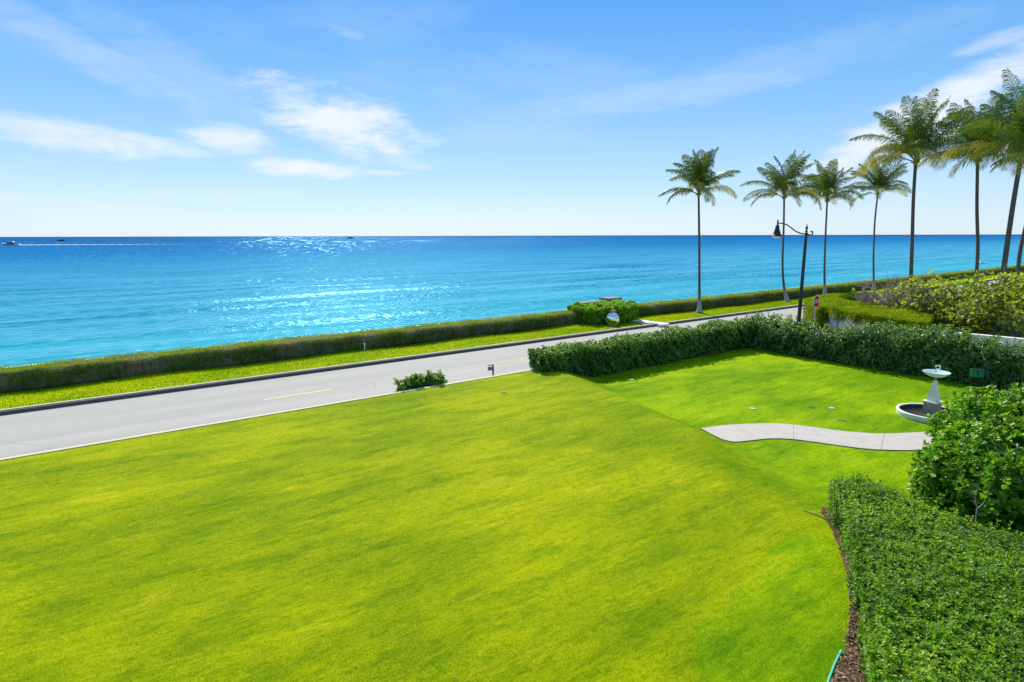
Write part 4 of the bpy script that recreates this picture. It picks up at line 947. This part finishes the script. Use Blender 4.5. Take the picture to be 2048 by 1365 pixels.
# marker post on the far verge
s, z = atq(729, 692, 32.7); p = W(s, 32.7, 0); mb = MB(); mb.tube([p+[0, 0, .1], p+[0, 0, .55]], .03, 8); mb.lathe(p, [(.045, .5), (.045, .6), (.0, .63)], 10); tag(mb.build('marker_post', M['signw']), 'tiny white marker post against the long clipped hedge', 'post')

# ------------------------------------------------------------------ bird bath fountain
def fountain():
    p = W(FC[0], FC[1], 0.0); root = empty('fountain', p); tag(root, 'white obelisk bird bath fountain with glass bowl in a round basin', 'fountain')
    mb = MB(); mb.lathe(p, [(1.10, -.02), (1.12, .10), (1.14, .19), (1.12, .215), (1.05, .215), (1.03, .19), (1.02, .09)], 64); mb.build('basin_rim', M['fwhite'], root, True)
    mb = MB(); mb.lathe(p, [(1.019, .185), (1.015, .05), (.0, .05)], 64); mb.build('basin_floor', M['basin'], root, True)
    ro = R(28)
    mb = MB(); mb.box(p+[0, 0, .29], (.44, .44, .58), ro, .96); mb.build('plinth', M['fstone'], root)
    mb = MB(); mb.box(p+[0, 0, .60], (.50, .50, .045), ro); mb.build('plinth_cap', M['fwhite'], root)
    mb = MB(); mb.box(p+[0, 0, 1.02], (.33, .33, .80), ro, .30); mb.build('obelisk', M['fwhite'], root)
    mb = MB(); mb.tube([p+[0, 0, 1.42], p+[0, 0, 1.56]], .035, 10); mb.build('neck', M['wood'], root)
    mb = MB(); mb.lathe(p+[0, 0, 1.54], [(.0, .0), (.10, .01), (.24, .05), (.35, .12), (.44, .20), (.445, .215), (.43, .21), (.33, .14), (.22, .07), (.09, .035), (.0, .03)], 40); mb.build('bowl', M['glass'], root, True)
    a = np.linspace(-2.2, 3.0, 16); c = p+[.0, 0, 1.93]
    mb = MB(); mb.tube([p+[-.03, 0, 1.57], p+[-.03, 0, 1.84]], .028, 8); mb.tube([c+[.095*math.cos(t)+.02, 0, .075*math.sin(t)] for t in a], .026, 8); mb.build('spout', M['chrome'], root, True)
fountain()

# green irrigation valve boxes by the garden hedge
def boxes():
    s, q = atz(1950, 778, 0); s = 31.9; q -= .1; p = W(s, q, 0); root = empty('valve_box', p); tag(root, 'pair of green control boxes on stakes against the dark garden hedge', 'control box')
    e = nrm(np.array([1., -.25, 0])); rot = math.atan2(e[1], e[0])
    for i, dx in enumerate((-.28, .0)):
        mb = MB(); mb.box(p+e*dx+[0, 0, .72], (.21, .16, .30), rot); mb.build('box', M['green'], root)
        mb = MB(); mb.box(p+e*dx+[0, 0, .895], (.25, .20, .05), rot, .8); mb.build('lid', M['dgreen'], root)
    mb = MB(); mb.lathe(p+e*.24+[0, 0, .60], [(.0, .0), (.09, .0), (.10, .05), (.10, .2), (.07, .27), (.0, .29)], 16); mb.build('canister', M['dgreen'], root, True)
    mb = MB()
    for dx in (-.34, -.2, .02, .28): mb.tube([p+e*dx, p+e*dx+[0, 0, .6]], .015, 6)
    mb.build('stake', M['dgreen'], root)
boxes()

# hose and stick
def on_ground(x, y, off=0.0):
    z = .4
    for _ in range(12): s, q = atz(x, y, z); z = float(gh(s, q))
    return W(s, q, z+off)
hp = [on_ground(x, y, .02) for x, y in [(1677, 1312), (1670, 1325), (1664, 1340), (1658, 1356), (1650, 1380), (1640, 1410)]]; mb = MB(); mb.tube(hp, .017, 10)
mb.tube([hp[0], hp[0]+(hp[0]-hp[1])*.6], .023, 10); tag(mb.build('garden_hose', M['hose'], None, True), 'teal garden hose lying on the lawn edge at the bottom of the picture', 'hose')
mb = MB(); mb.tube([on_ground(1605, 1022, .02), on_ground(1634, 1032, .03), on_ground(1662, 1047, .03)], [.012, .014, .018], 8); tag(mb.build('fallen_stick', M['wood'], None, True), 'thin wooden stick lying from the lawn into the mulch', 'stick')
# covers and fallen leaves on the lawn
for i, (x, y, lab) in enumerate([(1505, 818, 'small pale valve cover on the lower lawn above the curved path'), (1263, 760, 'small pale valve cover on the lower lawn near the slope'), (1663, 817, 'small pale valve cover on the lower lawn nearest the bird bath')]):
    p = on_ground(x, y, .012); mb = MB(); mb.lathe(p, [(.11, -.01), (.11, .012), (.10, .02), (.0, .021)], 16); tag(mb.build('valve_cover', M['kerb']), lab, 'cover', 'valve covers in the lower lawn')
for i, (x, y, ln, lab) in enumerate([(1625, 817, .3, 'dead curled frond piece lying left of the cover near the bird bath'), (1848, 757, .5, 'dry frond piece lying on the grass behind the bird bath'), (1685, 843, .4, 'dry frond piece lying on the grass just above the path'), (1008, 788, .3, 'brown leaf scrap lying near the crest of the big lawn'), (1890, 797, .6, 'thin dry twig lying on the grass right of the obelisk')]):
    p = on_ground(x, y, .03); th = random.uniform(-.6, .3); d = np.array([math.cos(th), math.sin(th), 0]); mb = MB(); mb.tube([p-d*ln/2, p+[0, 0, .03], p+d*ln/2], [.012, .022, .006], 6)
    tag(mb.build('leaf_debris', M['wood']), lab, 'debris', 'dry plant pieces on the lawn')
# stakes in front of / in garden hedge
for i, (x, y, lab) in enumerate([(1779, 660, 'pale thin support stake leaning in the garden hedge, leftmost'), (1840, 664, 'pale slanted support stake in the garden hedge beside the blue-grey wall shade'), (1950, 680, 'pale support stake in the garden hedge, third from the left'), (1984, 682, 'pale support stake in the garden hedge, second from the right'), (2023, 686, 'pale support stake in the garden hedge near the right picture edge')]):
    r = ray(x, y); t = 34.2/float(r@D); p = r*t; zt = H+p[2]+.28; p[2] = 0; lean = random.uniform(-.1, .14); mb = MB(); mb.tube([p, p+[lean, 0, zt]], [.022, .018], 6); tag(mb.build('support_stake', M['twig']), lab, 'stake', 'support stakes in the garden hedge')

# ------------------------------------------------------------------ boats
def boat(px, py, t, ln, label, face, dark, hgt=1.0, seed=0, cab='navy'):
    r = ray(px, py); p = r*t; p[2] = -4.0; root = empty('motor_boat', p); tag(root, label, 'boat')
    e = np.array([face, -.12, 0]); e = nrm(e); sd_ = np.array([-e[1], e[0], 0]); B = ln*.26
    st = [(-.5, .9, .0, .42), (-.2, 1, .0, .42), (.15, .95, .0, .46), (.36, .6, .03, .55), (.5, .04, .12, .66)]
    V = []; 
    for f, w_, zl, zh in st:
        c = p+e*f*ln
        V += [c+sd_*B/2*w_+[0, 0, zh*ln*.23*hgt], c-sd_*B/2*w_+[0, 0, zh*ln*.23*hgt], c-sd_*B/2*w_*.6+[0, 0, zl*ln*.15-.2], c+sd_*B/2*w_*.6+[0, 0, zl*ln*.15-.2]]
    F = [(i*4+k_, i*4+(k_+1) % 4, (i+1)*4+(k_+1) % 4, (i+1)*4+k_) for i in range(4) for k_ in range(4)]+[(3, 2, 1, 0), (16, 17, 18, 19)]
    MB().add(V, F).build('hull', M['navy'] if dark else M['hull'], root)
    mb = MB(); c = p-e*ln*.02+[0, 0, ln*.14*hgt]; mb.box(c, (ln*.38, B*.7, ln*.085*hgt), math.atan2(e[1], e[0]), .8); mb.build('cabin', M[cab], root)
    mb = MB(); c = p-e*ln*.08+[0, 0, ln*.20*hgt]; mb.box(c, (ln*.24, B*.6, ln*.03*hgt), math.atan2(e[1], e[0]), .7); mb.build('roof', M['hull'], root)
    return p, e
def depth_for(px, py, z=-4.0): r = ray(px, py); return (z-H)/r[2]
t1 = depth_for(22, 490.5); p1, e1 = boat(22, 490.5, t1, 34/FPX*t1, 'sleek motor yacht with dark hull side and white wake, far left', -1, False)
t2 = depth_for(123, 482); boat(123, 482, t2, 15/FPX*t2, 'small dark boat near the horizon, right of the motor yacht', 1, True, 1.3)
t3 = depth_for(700, 477.2); boat(700, 477.2, t3, 15/FPX*t3, 'distant dark boat on the glittering horizon near the middle', 1, True, 1.2)
t4 = depth_for(1964, 527); p4, e4 = boat(1964, 527, t4, 24/FPX*t4, 'small white boat close to shore beside a palm trunk', 1, False, .75, cab='hull')
# yacht hull dark band + wake
L1 = 34/FPX*t1; mb = MB(); mb.box(p1+[0, -L1*.16, L1*.055], (L1*.62, .15, L1*.03), math.atan2(e1[1], e1[0])); tag(mb.build('hull_band', M['navy']), None); mbo = bpy.data.objects['hull_band']
yr = [o for o in bpy.data.objects if o.name == 'motor_boat'][0]; mbo.parent = yr; mbo.matrix_parent_inverse = yr.matrix_world.inverted(); mbo.matrix_parent_inverse = Matrix.Translation(-Vector(yr.location))
wk = MB(); nW = 60; V = []; Lw_ = 330/FPX*t1
for i in range(nW): 
    f = i/(nW-1); c = p1+np.array([L1*.5+Lw_*f, Lw_*f*.12, .35+.25*math.sin(f*40)*(1-f)*0]); w_ = (.035*(1-f)+.012)*L1*(1+.3*math.sin(i*2.1)); V += [c+[0, w_*1.6, -.2], c+[0, -w_*1.6, -.2], c+[0, 0, .38]]
F = [(i*3, (i+1)*3, (i+1)*3+2, i*3+2) for i in range(nW-1)]+[(i*3+2, (i+1)*3+2, (i+1)*3+1, i*3+1) for i in range(nW-1)]
wko = wk.add(V, F).build('boat_wake', M['signw']); tag(wko, 'long white wake trailing right behind the motor yacht', 'wake', kind='stuff')
